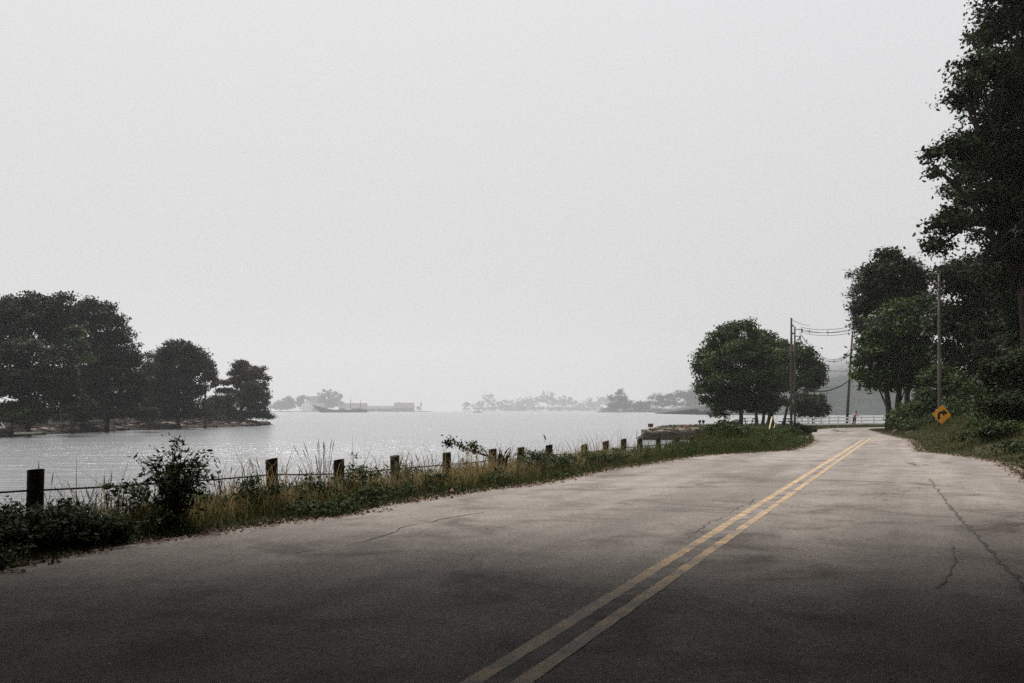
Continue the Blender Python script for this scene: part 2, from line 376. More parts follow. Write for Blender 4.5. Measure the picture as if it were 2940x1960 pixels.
def sm(e0, e1, x): t = np.clip((x - e0) / (e1 - e0), 0, 1); return t * t * (3 - 2 * t)
def seg_dist(px, py, poly, closed):
    poly = np.asarray(poly, float); best = np.full(px.shape, 1e18)
    nseg = len(poly) if closed else len(poly) - 1
    for i in range(nseg):
        a = poly[i]; b = poly[(i + 1) % len(poly)]; d = b - a
        t = np.clip(((px - a[0]) * d[0] + (py - a[1]) * d[1]) / (d @ d + 1e-12), 0, 1)
        best = np.minimum(best, (px - a[0] - t * d[0]) ** 2 + (py - a[1] - t * d[1]) ** 2)
    return np.sqrt(best)
def inside(px, py, poly):
    poly = np.asarray(poly, float); r = np.zeros(px.shape, bool); j = len(poly) - 1
    for i in range(len(poly)):
        xi, yi = poly[i]; xj, yj = poly[j]
        c = ((yi > py) != (yj > py)) & (px < (xj - xi) * (py - yi) / (yj - yi + 1e-12) + xi)
        r ^= c; j = i
    return r
def vnoise(x, y, seed=0):
    s = seed * 12.9898
    return (np.sin(x * 1.0 + s) * np.cos(y * 1.13 - s) + 0.5 * np.sin(x * 2.3 + y * 1.7 + s * 2) + 0.35 * np.sin(x * 4.1 - y * 3.7 + s) + 0.25 * np.cos(x * 7.3 + y * 6.1 + s * 3)) / 2.1

# ------------------------------------------------------------------ the layout: road edges and shore line
LEFT = [(-23, -34), (-7.75, 0), (-4.14, 8.04)] + [tuple(G(*p).xy) for p in [(350,1567),(700,1518),(908,1489),(1018,1477),(1087,1456),(1295,1423),(1436,1404),(1589,1384),(1674,1367),(1776,1345),(1878,1331),(1946,1319),(2031,1307),(2100,1303),(2278,1293),(2314,1283),(2341,1266),(2332,1248),(2323,1235),(2386,1229),(2521,1226)]] + [(36, 80.5), (70, 84)]
RIGHT = [(-11, -34), (2.3, 0), (9.6, 18.6)] + [tuple(G(*p).xy) for p in [(2868,1330),(2796,1316),(2707,1303),(2636,1298),(2625,1287),(2614,1269)]] + [(17.9, 45.3), (18.96, 49.5), (20.84, 56.3), (23.75, 66.3), (25.4, 70.5), (29, 73.4), (36, 75.4), (70, 78)]
def resample(poly, step, jit=0.0, seed=1):
    rd = random.Random(seed); out = []
    for (a, b) in zip(poly[:-1], poly[1:]):
        a = Vector(a); b = Vector(b); n = max(1, int((b - a).length / step)); d = (b - a).normalized(); nn = Vector((-d.y, d.x))
        for i in range(n): out.append(tuple(a.lerp(b, i / n) + nn * rd.gauss(0, jit)))
    out.append(tuple(poly[-1])); return out
ROADPOLY = LEFT + RIGHT[::-1]
COAST = [(-40, -60), (-15.5, -12), (-11.3, 0), (-9.2, 6), (-7.3, 11), (-5.4, 15.5), (-3.0, 20.5), (-0.4, 26), (2.2, 31.5), (5.0, 38), (8.2, 47), (11.5, 60), (15.6, 76), (18.8, 90.6), (12.2, 92.4), (12.0, 97), (15, 108), (22, 117), (34, 121), (44, 119.5), (70, 122), (140, 160), (2500, 200), (2500, -2000), (-40, -2000)]

def ground_h(x, y):
    x = np.asarray(x, float); y = np.asarray(y, float)
    lv = np.where(y > 74, -0.30 * sm(74, 100, y), 0.0)                      # the level falls slightly past the bend
    rd_in = inside(x, y, ROADPOLY); rdist = seg_dist(x, y, ROADPOLY, True)
    rr = np.where(rd_in, 0, rdist)
    right = inside(x, y, RIGHT + [(2500, 78), (2500, -2000), (-11, -2000)])
    rise = np.where(right & ~rd_in, np.minimum(0.06 * rr + 0.30 * np.maximum(rr - 1.2, 0), 4.5 + 0.04 * rr), 0.0)
    rise = rise * (1 - 0.75 * sm(52, 68, y))
    rise = np.minimum(rise, 9.0)
    h = lv - 0.02 + rise + np.where(rr > 0.3, 0.05 * vnoise(x * 1.3, y * 1.3, 2), 0) * np.minimum(rr, 1.0)
    h = np.where(rd_in, -0.06, h)
    left = (~right) & (~rd_in)
    cin = inside(x, y, COAST); cd_ = seg_dist(x, y, COAST, True); s = np.where(cin, cd_, -cd_)
    prof = ZW + np.where(s > 0, 0.52 * s, 0.35 * s) + 0.10 * vnoise(x * 2.1, y * 2.1, 5)
    prof = np.maximum(prof, ZW - 1.2)
    h = np.where(rd_in, h, np.minimum(h, prof))
    return h
def gz(x, y): return float(ground_h(np.array([x]), np.array([y]))[0])

def axis(parts):
    a = []
    for lo, hi, st in parts: a += list(np.arange(lo, hi, st))
    a.append(parts[-1][1]); return np.array(a)
ax = axis([(-5000, -300, 470), (-300, -40, 40), (-40, -14, 3), (-14, 32, 0.5), (32, 60, 1.5), (60, 140, 10), (140, 5000, 486)])
ay = axis([(-1900, -100, 300), (-100, -12, 6), (-12, 5, 1.5), (5, 80, 0.5), (80, 125, 1.0), (125, 200, 12), (200, 5000, 480)])
GX, GY = np.meshgrid(ax, ay); HZ = ground_h(GX.ravel(), GY.ravel())
nx, ny = len(ax), len(ay); idx = np.arange(nx * ny).reshape(ny, nx)
Q = np.stack([idx[:-1, :-1], idx[:-1, 1:], idx[1:, 1:], idx[1:, :-1]], -1).reshape(-1, 4)
g = fastmesh('ground', np.stack([GX.ravel(), GY.ravel(), HZ], 1), Q, None, M['soil']); g.data.shade_smooth()
tag(g, 'dark soil ground of the verge, bank and wooded point', None, None, 'structure')

wv = MB(); wv.add([(-5000, -1900, ZW), (5000, -1900, ZW), (5000, 5000, ZW), (-5000, 5000, ZW)], [(0, 1, 2, 3)])
tag(wv.build('water', M['water']), 'grey rippled river water under mist', None, None, 'structure')

# road: a sheet with ragged edges, slightly above the ground
lp = resample(LEFT, 0.35, 0.045, 3); rp = resample(RIGHT, 0.35, 0.045, 4)
bm = bmesh.new(); vs = [bm.verts.new((x, y, 0.0)) for x, y in lp + rp[::-1]]
fc = bm.faces.new(vs); bmesh.ops.triangulate(bm, faces=[fc])
me = bpy.data.meshes.new('road'); bm.to_mesh(me); bm.free(); me.materials.append(M['road'])
road = link('road', me); tag(road, 'worn pale grey asphalt road with a double yellow line', None, None, 'structure')

def ribbon(name, pts, widths, material, z, seed=0, jit=0.0, parent=road):
    rd = random.Random(seed); b = MB(); n = len(pts); vs = []
    for i, p in enumerate(pts):
        a = Vector(pts[max(i - 1, 0)][:2]); c = Vector(pts[min(i + 1, n - 1)][:2]); d = (c - a).normalized(); nn = Vector((-d.y, d.x))
        w = widths[i] if hasattr(widths, '__len__') else widths
        for s in (-1, 1):
            q = Vector(p[:2]) + nn * s * (w / 2 + rd.gauss(0, jit)); vs.append((q.x, q.y, z))
    b.add(vs, [(2 * i, 2 * i + 2, 2 * i + 3, 2 * i + 1) for i in range(n - 1)])
    return b.build(name, material, parent)
def cl(Y): return Vector((-0.073 + 0.40 * (Y - 4.75) , Y))
CN = Vector((-0.928, 0.371))
cy = [(-12 + 0.12 * i) for i in range(int((47 + 12) / 0.12))]
seam = ribbon('tar_seam', [cl(y) for y in cy], [0.114 for y in cy], M['seam'], 0.003, 5, 0.003)
for s in (1, -1):
    yl = cy if s < 0 else [y for y in cy if y < 44.5]
    ribbon('yellow_line', [cl(y) + CN * s * 0.110 for y in yl], 0.100, M['line'], 0.003, 6 + s, 0.0025)
def crack(pix, w0, w1, seed, jit=0.03, step=0.15):
    pts = [G(*p).xy for p in pix]; rd = random.Random(seed); out = []
    for a, b in zip(pts[:-1], pts[1:]):
        n = max(1, int((b - a).length / step))
        for i in range(n):
            q = a.lerp(b, i / n); out.append(q + Vector((rd.gauss(0, jit), rd.gauss(0, jit))))
    out.append(pts[-1]); m = len(out)
    ribbon('crack', out, [(w0 + (w1 - w0) * i / m) * rd.uniform(0.35, 1.5) for i in range(m)], M['tar'], 0.004, seed, 0.004)
crack([(2668,1374),(2700,1420),(2735,1465),(2775,1510),(2830,1565),(2880,1625),(2940,1685),(3010,1760)], 0.018, 0.042, 11, 0.016)
crack([(2732,1560),(2742,1590),(2735,1630),(2715,1660),(2690,1690)], 0.016, 0.010, 12, 0.014)
crack([(790,1598),(900,1578),(1000,1566),(1090,1540),(1170,1511),(1280,1488),(1390,1471)], 0.01, 0.025, 13, 0.018)
crack([(1660,1400),(1800,1397),(1960,1398),(2110,1396),(2240,1398)], 0.02, 0.025, 14, 0.02)
crack([(1480,1463),(1700,1463),(1850,1464),(2000,1468),(2140,1474)], 0.015, 0.02, 15, 0.02)
crack([(1950,1370),(2100,1368),(2290,1369)], 0.02, 0.02, 16, 0.02)
crack([(2150,1450),(2230,1450),(2300,1455),(2420,1452)], 0.012, 0.012, 17, 0.02)
crack([(1980,1545),(2030,1505),(2090,1475),(2170,1432)], 0.010, 0.014, 19, 0.03)
crack([(2390,1232),(2410,1238),(2440,1236)], 0.2, 0.25, 22, 0.1)
crack([(2610,1328),(2630,1336),(2660,1334)], 0.10, 0.12, 23, 0.04)

# ------------------------------------------------------------------ grass, weeds and litter (nobody could count them)
RNG = np.random.default_rng(77)
def along(poly, ymin, ymax, n, omin, omax, side, rng, near=0.7, step=0.3):
    p = np.array(resample(poly, step)); d = np.gradient(p, axis=0); d /= np.linalg.norm(d, axis=1, keepdims=True) + 1e-9
    nn = np.stack([-d[:, 1], d[:, 0]], 1) * side
    ok = np.where((p[:, 1] > ymin) & (p[:, 1] < ymax))[0]; w = 1.0 / np.maximum(p[ok, 1], 5.0) ** near; w /= w.sum()
    i = rng.choice(ok, n, p=w); o = omin + (omax - omin) * rng.random(n)
    q = p[i] + nn[i] * o[:, None] + d[i] * rng.normal(size=(n, 1)) * 0.25
    return q, o
def blades(name, xy, z, h, width, lean, tint, material, rng, label, parent=None, droop=0.35):
    n = len(xy); a = rng.random(n) * 2 * np.pi; wd = np.stack([np.cos(a), np.sin(a), np.zeros(n)], 1) * (width * 0.5)[:, None]
    b = rng.random(n) * 2 * np.pi; ld = np.stack([np.cos(b), np.sin(b), np.zeros(n)], 1) * (lean * h)[:, None]
    p0 = np.column_stack([xy, z - 0.02]); up = np.array([0, 0, 1.0])
    p1 = p0 + up * (h * 0.6)[:, None] + ld * 0.35; p2 = p0 + up * (h * (1 - droop * lean))[:, None] + ld
    V = np.stack([p0 - wd, p0 + wd, p1 - wd * 0.8, p1 + wd * 0.8, p2], 1).reshape(-1, 3)
    k = np.arange(n)[:, None] * 5
    T = np.concatenate([k + np.array([[0, 1, 3]]), k + np.array([[0, 3, 2]]), k + np.array([[2, 3, 4]])], 1).reshape(-1, 3)
    o = fastmesh(name, V, T, np.repeat(tint, 3), material, tris=True)
    return tag(o, label, None, None, 'stuff')
# left verge
n = 74000
xy, o = along(LEFT, 5, 46, n, 0.02, 3.9, 1, RNG, 0.9)
hz = ground_h(xy[:, 0], xy[:, 1]); ok = (hz > ZW + 0.15) & ~inside(xy[:, 0], xy[:, 1], ROADPOLY); xy, o, hz = xy[ok], o[ok], hz[ok]; n = len(xy)
patch = 0.5 + 0.5 * vnoise(xy[:, 0] * 0.9, xy[:, 1] * 0.9, 8)
h = (0.09 + 0.34 * sm(0.15, 1.5, o)) * (0.5 + 0.8 * RNG.random(n)) * (0.7 + 0.5 * patch)
dry = (sm(8.5, 12, xy[:, 1]) * (1 - sm(23, 31, xy[:, 1]))) * sm(0.4, 1.4, o)
h = h * (1 + 1.0 * (RNG.random(n) < 0.11) * sm(0.8, 1.5, o))
tint = np.clip(0.15 + 0.35 * RNG.random(n) + (0.4 + 0.5 * RNG.random(n)) * dry * (RNG.random(n) < 0.85) + 0.12 * RNG.normal(size=n), 0, 1)
blades('verge_grass', xy, hz, h, 0.007 + 0.009 * RNG.random(n), 0.15 + 0.55 * RNG.random(n), tint, M['grass'], RNG, 'green and straw-coloured long grass along the cable fence')
# leafy weeds of the left verge
def mounds(poly, ymin, ymax, k, omin, omax, side, rng, hgt, rad, near=0.8):
    q, o = along(poly, ymin, ymax, k, omin, omax, side, rng, near); z = ground_h(q[:, 0], q[:, 1])
    ok = (z > ZW + 0.15) & ~inside(q[:, 0], q[:, 1], ROADPOLY); q, o, z = q[ok], o[ok], z[ok]
    L = []
    for i in range(len(q)):
        r = rad * rng.uniform(0.6, 1.4); hh = hgt * rng.uniform(0.5, 1.3) * float(0.35 + 0.65 * sm(0.2, 1.3, o[i]))
        L.append((q[i, 0], q[i, 1], z[i] + hh * 0.45, r, r, hh * 0.6))
    return L
def leafstuff(name, lobes, n, leaf, material, label, seed, clump=0.10, per=14, kind='stuff', shell=0.25):
    rng = np.random.default_rng(seed); pos, nrm, tint = crown_points(lobes, n, rng, clump, per, shell)
    V, Q = leaf_arrays(pos, nrm, leaf * (0.55 + 0.9 * rng.random(len(pos))), rng, 0.5)
    return tag(fastmesh(name, V, Q, tint, M[material]), label, None, None, kind)
wl_ = mounds(LEFT, 5, 14.5, 90, 0.25, 3.2, 1, RNG, 0.52, 0.30) + mounds(LEFT, 14, 22, 26, 0.35, 2.2, 1, RNG, 0.36, 0.24, 0.6) + mounds(LEFT, 21, 46, 80, 0.35, 2.9, 1, RNG, 0.32, 0.28, 0.6)
leafstuff('verge_weeds', wl_, 62000, 0.049, 'weed', 'low broad-leaved weeds crowding the verge below the cable', 5)
n = 5200
xy, o = along(LEFT, 6, 44, n, -0.22, 0.42, 1, RNG, 0.9); xr, o2 = along(RIGHT, 12, 62, n // 2, -0.18, 0.5, -1, RNG, 0.6)
xy = np.vstack([xy, xr]); zz = np.where(inside(xy[:, 0], xy[:, 1], ROADPOLY), 0.006, ground_h(xy[:, 0], xy[:, 1]) + 0.012)
keep = RNG.random(len(xy)) < np.clip(0.45 + 0.6 * vnoise(xy[:, 0] * 1.7, xy[:, 1] * 1.7, 3), 0.03, 1); xy, zz = xy[keep], zz[keep]
pos = np.column_stack([xy, zz + 0.01]); nr = unit(np.array([0, 0, 1.0]) + RNG.normal(size=pos.shape) * 0.3)
V, Q = leaf_arrays(pos, nr, 0.03 + 0.05 * RNG.random(len(pos)), RNG)
tag(fastmesh('leaf_litter', V, Q, RNG.random(len(pos)), M['litter']), 'reddish brown dead leaves lying along the road edges', None, None, 'stuff')
n = 5000
xa, _ = along(LEFT, 5, 50, n, -0.10, 0.30, 1, RNG, 0.9); xb, _ = along(RIGHT, 12, 66, n, -0.10, 0.30, -1, RNG, 0.5); xy = np.vstack([xa, xb]); zz = np.where(inside(xy[:, 0], xy[:, 1], ROADPOLY), 0.0, ground_h(xy[:, 0], xy[:, 1]))
m = len(xy); r = (0.008 + 0.022 * RNG.random(m) ** 2)[:, None]; b0 = np.column_stack([xy, zz]); T4 = np.array([[1, 0, -.2], [-.5, .87, -.2], [-.5, -.87, -.2], [0, 0, 0.8]])
V = (b0[:, None, :] + (T4[None] + RNG.normal(size=(m, 4, 3)) * 0.25) * r[:, None, :]).reshape(-1, 3); k = np.arange(m)[:, None] * 4
T = np.concatenate([k + np.array([[0, 1, 3]]), k + np.array([[1, 2, 3]]), k + np.array([[2, 0, 3]])], 1).reshape(-1, 3)
tag(fastmesh('gravel', V, T, None, M['rock'], tris=True), 'loose gravel crumbs along the ragged asphalt edges', None, None, 'stuff')
# right bank
n = 46000
xy, o = along(RIGHT, 1, 74, n, 0.02, 5.5, -1, RNG, 0.35)
ok = ~inside(xy[:, 0], xy[:, 1], ROADPOLY); xy, o = xy[ok], o[ok]; n = len(xy); hz = ground_h(xy[:, 0], xy[:, 1])
h = (0.08 + 0.16 * sm(0.3, 2.5, o)) * (0.5 + RNG.random(n))
ypatch = np.clip(vnoise(xy[:, 0] * 0.55, xy[:, 1] * 0.30, 12), 0, 1) * sm(26, 30, xy[:, 1]) * (1 - sm(46, 52, xy[:, 1]))
tint = np.clip(0.12 + 0.38 * RNG.random(n) + 0.6 * ypatch * RNG.random(n), 0, 1)
blades('bank_grass', xy, hz, h, 0.012 + 0.016 * RNG.random(n), 0.2 + 0.6 * RNG.random(n), tint, M['lawn'], RNG, 'short green and yellowing grass on the bank below the trees')
wl_ = [l for l in mounds(RIGHT, 22, 66, 96, 1.2, 6.0, -1, RNG, 0.45, 0.45, 0.2) if not (abs(CX + F * l[0] / l[1] - 2704) < 75 and l[1] < 51)]
leafstuff('bank_weeds', wl_, 30000, 0.11, 'weed', 'leafy undergrowth climbing the bank below the trees', 6, 0.2, 16)
# lawn of the point and the strip before the white fence
n = 30000
xy = np.column_stack([RNG.uniform(8, 46, n), RNG.uniform(36, 120, n)]); hz = ground_h(xy[:, 0], xy[:, 1])
ok = (hz > ZW + 0.5) & ~inside(xy[:, 0], xy[:, 1], ROADPOLY) & ~inside(xy[:, 0], xy[:, 1], RIGHT + [(200, 70), (200, 0)]); xy, hz = xy[ok], hz[ok]; n = len(xy)
blades('point_grass', xy, hz, 0.10 + 0.16 * RNG.random(n), 0.03 + 0.03 * RNG.random(n), 0.2 + 0.6 * RNG.random(n), np.clip(0.15 + 0.4 * RNG.random(n), 0, 1), M['lawn'], RNG, 'rough grass on the point beyond the bend')

# ------------------------------------------------------------------ cable fence along the water
POSTS = [(95,1348,46),(494,1333,36),(785,1317,36),(972,1319,29),(1138,1308,26),(1284,1299,23),(1413,1289,24),(1495,1284,20),(1576,1277,18),(1679,1276,18),(1738,1266,15),(1790,1260,15),(1838,1259,15),(1888,1256,15),(1944,1253,14),(1986,1252,15),(2035,1252,14)]
rd = random.Random(4)
a_, b_, off = -8.166, 0.4834, 1.85
fp = []
for x, y, w in [(-620, 1366, 40)] + POSTS:
    k = (x - CX) / F; Y = (a_ - off * math.hypot(1, b_)) / (k - b_); fp.append((k * Y, Y, CAMZ - (y - YH) * Y / F))
fence = thing('cable_fence', 'low roadside fence of dark wooden posts strung with rusty cable', 'fence', (fp[0][0], fp[0][1], gz(fp[0][0], fp[0][1])))
for i, (x, y, zt) in enumerate(fp):
    r = 0.082 * rd.uniform(0.93, 1.08); g0 = gz(x, y); n = 12; tilt = Vector((rd.uniform(-.03, .03), rd.uniform(-.03, .03), 0))
    sl = Vector((rd.uniform(0.1, 0.34), rd.uniform(-.15, .15), 0)); b = MB(); k = 5
    for j in range(k + 1):
        u = j / k; zz = g0 - 0.3 + (zt - g0 + 0.3) * u
        for q in range(n):
            t = 2 * math.pi * q / n; rr = r * (1 + 0.05 * math.sin(3 * t + i) + 0.03 * rd.uniform(-1, 1)) * (1.04 - 0.08 * u)
            px, py = rr * math.cos(t), rr * math.sin(t)
            b.v.append((x + px + tilt.x * u, y + py + tilt.y * u, zz + (0 if j < k else (px * sl.x + py * sl.y))))
    for j in range(k):
        for q in range(n): b.f.append((j * n + q, j * n + (q + 1) % n, (j + 1) * n + (q + 1) % n, (j + 1) * n + q))
    ob = b.build('post', M['post'], fence, smooth=True)
    cap = MB(); ring = [Vector(p) + Vector((0, 0, 0.001)) for p in b.v[k * n:(k + 1) * n]]; c = sum(ring, Vector()) / n + Vector((0, 0, 0.006))
    cap.add(ring + [c], [(q, (q + 1) % n, n) for q in range(n)]).build('end_grain', M['posttop'], ob)
def sag(a, b, s, n=10):
    return [Vector(a).lerp(Vector(b), i / n) - Vector((0, 0, s * 4 * (i / n) * (1 - i / n))) for i in range(n + (0))]
for frac, rr in ((0.215, 0.012), (0.52, 0.009)):
    pts = []
    for i in range(len(fp) - 1):
        a = Vector(fp[i]); b = Vector(fp[i + 1]); drop = frac if frac < 0.3 else 0.50
        a = a - Vector((0, 0, drop)) + Vector((0.02, -0.085, 0)); b = b - Vector((0, 0, drop)) + Vector((0.02, -0.085, 0))
        pts += sag(a, b, rd.uniform(0.004, 0.035) if i > 4 else 0.008, 8)
    pts.append(Vector(fp[-1]) - Vector((-0.02, 0.085, drop)))
    MB().tube(pts, rr, 6).build('cable', M['cable'], fence, smooth=True)
# the turnbuckle joins the cable between the first two posts in view
a = Vector(fp[1]); b = Vector(fp[2]); t = a.lerp(b, 0.50) + Vector((0.02, -0.085, -0.222)); d = (b - a).normalized()
MB().tube([t - d * 0.07, t - d * 0.05, t - d * 0.025, t + d * 0.025, t + d * 0.05, t + d * 0.07], [0.013, 0.026, 0.034, 0.034, 0.026, 0.013], 8).build('turnbuckle', M['cable'], fence, smooth=True)
MB().tube([t, t + Vector((0.004, 0, -0.16)), t + Vector((-0.003, 0, -0.34))], 0.004, 5).build('hanging_wire', M['cable'], fence)

# ------------------------------------------------------------------ plants along the fence
def leafy_shrub(name, label, px, pyb, Y, h, spread, nstem, seed, leaf=0.11, cat='shrub', material='weed', lean=(0, 0), per=1.0):
    rng = np.random.default_rng(seed); rd = random.Random(seed); x = (px - CX) / F * Y; z = gz(x, Y)
    root = thing(name, label, cat, (x, Y, z)); t = MB(); pos = []; nrm = []
    for s in range(nstem):
        a = rd.uniform(0, 2 * math.pi); sp = spread * math.sqrt(rd.random()); hh = h * rd.uniform(0.6, 1.0) * (1 - 0.25 * (sp / spread) ** 2)
        b0 = Vector((x + rd.uniform(-.09, .09), Y + rd.uniform(-.09, .09), z - 0.05)); tip = b0 + Vector((sp * math.cos(a) + lean[0] * hh, sp * math.sin(a) + lean[1], hh))
        mid = b0.lerp(tip, 0.55) + Vector((-0.15 * sp * math.cos(a), -0.15 * sp * math.sin(a), 0.10 * hh))
        pts = [b0.lerp(mid, u) if u <= 1 else None for u in (0, 0.5, 1)] + [mid.lerp(tip, 0.5) + Vector((0, 0, 0.03 * hh)), tip]
        t.tube(pts, [0.009, 0.008, 0.006, 0.004, 0.002], 5)
        m = int((26 + 22 * rd.random()) * per)
        for q in range(m):
            u = 0.25 + 0.75 * rd.random(); k = u * 4; i0 = min(int(k), 3); c = pts[i0].lerp(pts[i0 + 1], k - i0)
            ang = rd.uniform(0, 2 * math.pi); dd = Vector((math.cos(ang), math.sin(ang), rd.uniform(-0.35, 0.25))) * leaf * rd.uniform(0.3, 1.7)
            pos.append(tuple(c + dd)); nrm.append((dd.x * 2 + rd.uniform(-.5, .5), dd.y * 2 + rd.uniform(-.5, .5), 0.8))
    t.build('stem', M['bark'], root)
    pos = np.array(pos); nrm = unit(np.array(nrm) + rng.normal(size=(len(pos), 3)) * 0.35)
    V, Q = leaf_arrays(pos, nrm, leaf * (0.6 + 0.7 * rng.random(len(pos))), rng, 0.42)
    fastmesh('leaves', V, Q, np.clip(0.35 + 0.28 * rng.normal(size=len(pos)), 0, 1), M[material], root)
    return root
leafy_shrub('sapling_shrub', 'tall leafy sapling growing up around the second fence post', 497, 1500, 11.0, 1.18, 0.52, 34, 21, 0.085)
leafy_shrub('low_shrub', 'low leafy shrub right of the nearest fence post', 190, 1500, 9.6, 0.50, 0.45, 44, 22, 0.06)
leafy_shrub('low_shrub', 'low dark shrub in front of the nearest fence post', 70, 1500, 9.3, 0.42, 0.55, 48, 23, 0.058)
leafy_shrub('low_shrub', 'small weedy shrub below the turnbuckle', 330, 1500, 9.9, 0.40, 0.35, 30, 24, 0.058)
leafy_shrub('low_shrub', 'bright green bush hugging the ninth post from the near end', 1570, 1340, 21.6, 0.42, 0.40, 34, 25, 0.07)
leafy_shrub('low_shrub', 'green bush between the tenth and twelfth fence posts', 1745, 1330, 24.8, 0.36, 0.60, 40, 26, 0.07)
leafy_shrub('low_shrub', 'low bush left of the eighth fence post', 1455, 1350, 19.8, 0.32, 0.36, 24, 27, 0.07)
leafy_shrub('low_shrub', 'spindly weed bush left of the third fence post', 690, 1440, 12.8, 0.5, 0.40, 16, 28, 0.06)
# a leafy fallen branch propped against a post, and a splintered stump beside it
rb = random.Random(9); Yb = 19.6
br = thing('fallen_branch', 'leafy broken branch slanting up beside a fence post over the water', 'branch', P(1410, 1312, Yb))
A = P(1425, 1316, Yb); Bq = P(1281, 1266, Yb + 0.4); mid = P(1352, 1294, Yb + 0.2)
MB().tube([A, A.lerp(mid, 0.5), mid, mid.lerp(Bq, 0.5) + Vector((0, 0, 0.015)), Bq], [0.028, 0.023, 0.017, 0.011, 0.004], 6).tube([P(1402, 1308, Yb), P(1392, 1295, Yb), P(1385, 1288, Yb)], [0.012, 0.009, 0.004], 5).tube([P(1392, 1295, Yb), P(1391, 1284, Yb)], [0.007, 0.003], 5).tube([P(1362, 1297, Yb), P(1352, 1282, Yb)], [0.008, 0.003], 5).build('limb', M['bark'], br)
pos = []
for q in range(230):
    u = rb.random() ** 0.8; c = (A.lerp(mid, u * 2) if u < 0.5 else mid.lerp(Bq, u * 2 - 1))
    if 0.0 < u < 0.22: continue
    pos.append(tuple(c + Vector((rb.gauss(0, 0.05), rb.gauss(0, 0.06), rb.gauss(0.03, 0.055)))))
for q in range(90):
    c = P(1290 + rb.gauss(0, 8), 1272 + rb.gauss(0, 5), Yb + 0.4); pos.append(tuple(c))
    c = P(1360 + rb.gauss(0, 9), 1281 + rb.gauss(0, 7), Yb + 0.2); pos.append(tuple(c))
pos = np.array(pos); rng = np.random.default_rng(5); nr = unit(rng.normal(size=pos.shape) + np.array([0, 0, 0.6]))
V, Q = leaf_arrays(pos, nr, 0.05 + 0.04 * rng.random(len(pos)), rng, 0.5); fastmesh('leaves', V, Q, np.clip(0.45 + 0.3 * rng.normal(size=len(pos)), 0, 1), M['weed'], br)
st = thing('splintered_stump', 'splintered dark tangle of broken stems standing behind the fence', 'stump', P(1445, 1350, 20.0)); t = MB()
for q in range(26):
    b0 = P(1440 + rb.uniform(-14, 12), 1345, 20.0 + rb.uniform(-.1, .1)); e = P(1447 + rb.uniform(-20, 26), 1288 + rb.uniform(-4, 22), 20.0 + rb.uniform(-.2, .2))
    t.tube([b0, b0.lerp(e, 0.6) + Vector((rb.uniform(-.03, .03), 0, 0.03)), e], [0.014, 0.011, 0.004], 5)
t.tube([P(1448, 1300, 20), P(1458, 1289, 20), P(1468, 1283, 20)], [0.012, 0.008, 0.002], 5); t.build('stems', M['bark'], st)
def seed_grass(label, px, Y, h, n, spread, seed):
    rd = random.Random(seed); x = (px - CX) / F * Y; z = gz(x, Y); root = thing('seed_grass', label, 'grass clump', (x, Y, z)); t = MB(); hd = MB()
    for i in range(n):
        a = rd.uniform(0, 6.28); s = spread * rd.random(); b0 = Vector((x + s * 0.4 * math.cos(a), Y + s * 0.4 * math.sin(a), z - 0.03)); hh = h * rd.uniform(0.6, 1)
        tip = b0 + Vector((s * math.cos(a), s * math.sin(a), hh)); m = b0.lerp(tip, 0.6) + Vector((-0.1 * s * math.cos(a), 0, 0.06 * hh))
        t.tube([b0, m, tip], [0.0035, 0.003, 0.0022], 4)
        d = (tip - m).normalized(); L = rd.uniform(0.10, 0.2)
        hd.tube([tip - d * L, tip - d * L * 0.7, tip - d * L * 0.3, tip + d * 0.02], [0.0025, 0.0055, 0.005, 0.0015], 5)
    t.build('stalks', M['branch'], root); hd.build('seed_heads', M['litter_head'], root)
M['litter_head'] = simple('seed_head', (0.07, 0.045, 0.034), (0.14, 0.095, 0.07), 30, 0.9, 0.1, 0.2)
seed_grass('tall seeding grass stems beside the nearest fence post', 110, 10.8, 1.15, 5, 0.16, 31)
seed_grass('sparse seeding grass between the nearest post and the sapling', 300, 11.5, 0.98, 16, 0.55, 32)
seed_grass('tall seed stems behind the third fence post', 775, 14.3, 0.86, 8, 0.30, 33)
seed_grass('tall tuft of seeding grass left of the fourth fence post', 930, 15.0, 1.02, 18, 0.36, 34)
seed_grass('arching seeding grass between the third and fourth posts', 880, 15.0, 0.78, 16, 0.34, 35)
seed_grass('thin dry stems left of the sixth fence post', 1235, 18.3, 0.72, 14, 0.5, 36)
seed_grass('thin dry stems between the fifth and sixth posts', 1185, 17.6, 0.6, 12, 0.4, 37)
seed_grass('short seed stems right of the sapling', 640, 13.0, 0.72, 12, 0.4, 38)
lit = MB(); rl = random.Random(3); c = G(1298, 1415)
lit.add([(c.x + 0.05 * math.cos(t) * rl.uniform(.5, 1), c.y + 0.05 * math.sin(t), 0.012 + rl.uniform(0, 0.05)) for t in np.linspace(0, 5.6, 8)] + [(c.x, c.y, 0.085)], [(i, (i + 1) % 8, 8) for i in range(8)])
tag(lit.build('litter_scrap', M['pink'], None, c), 'small crumpled pink scrap at the road edge', 'litter')

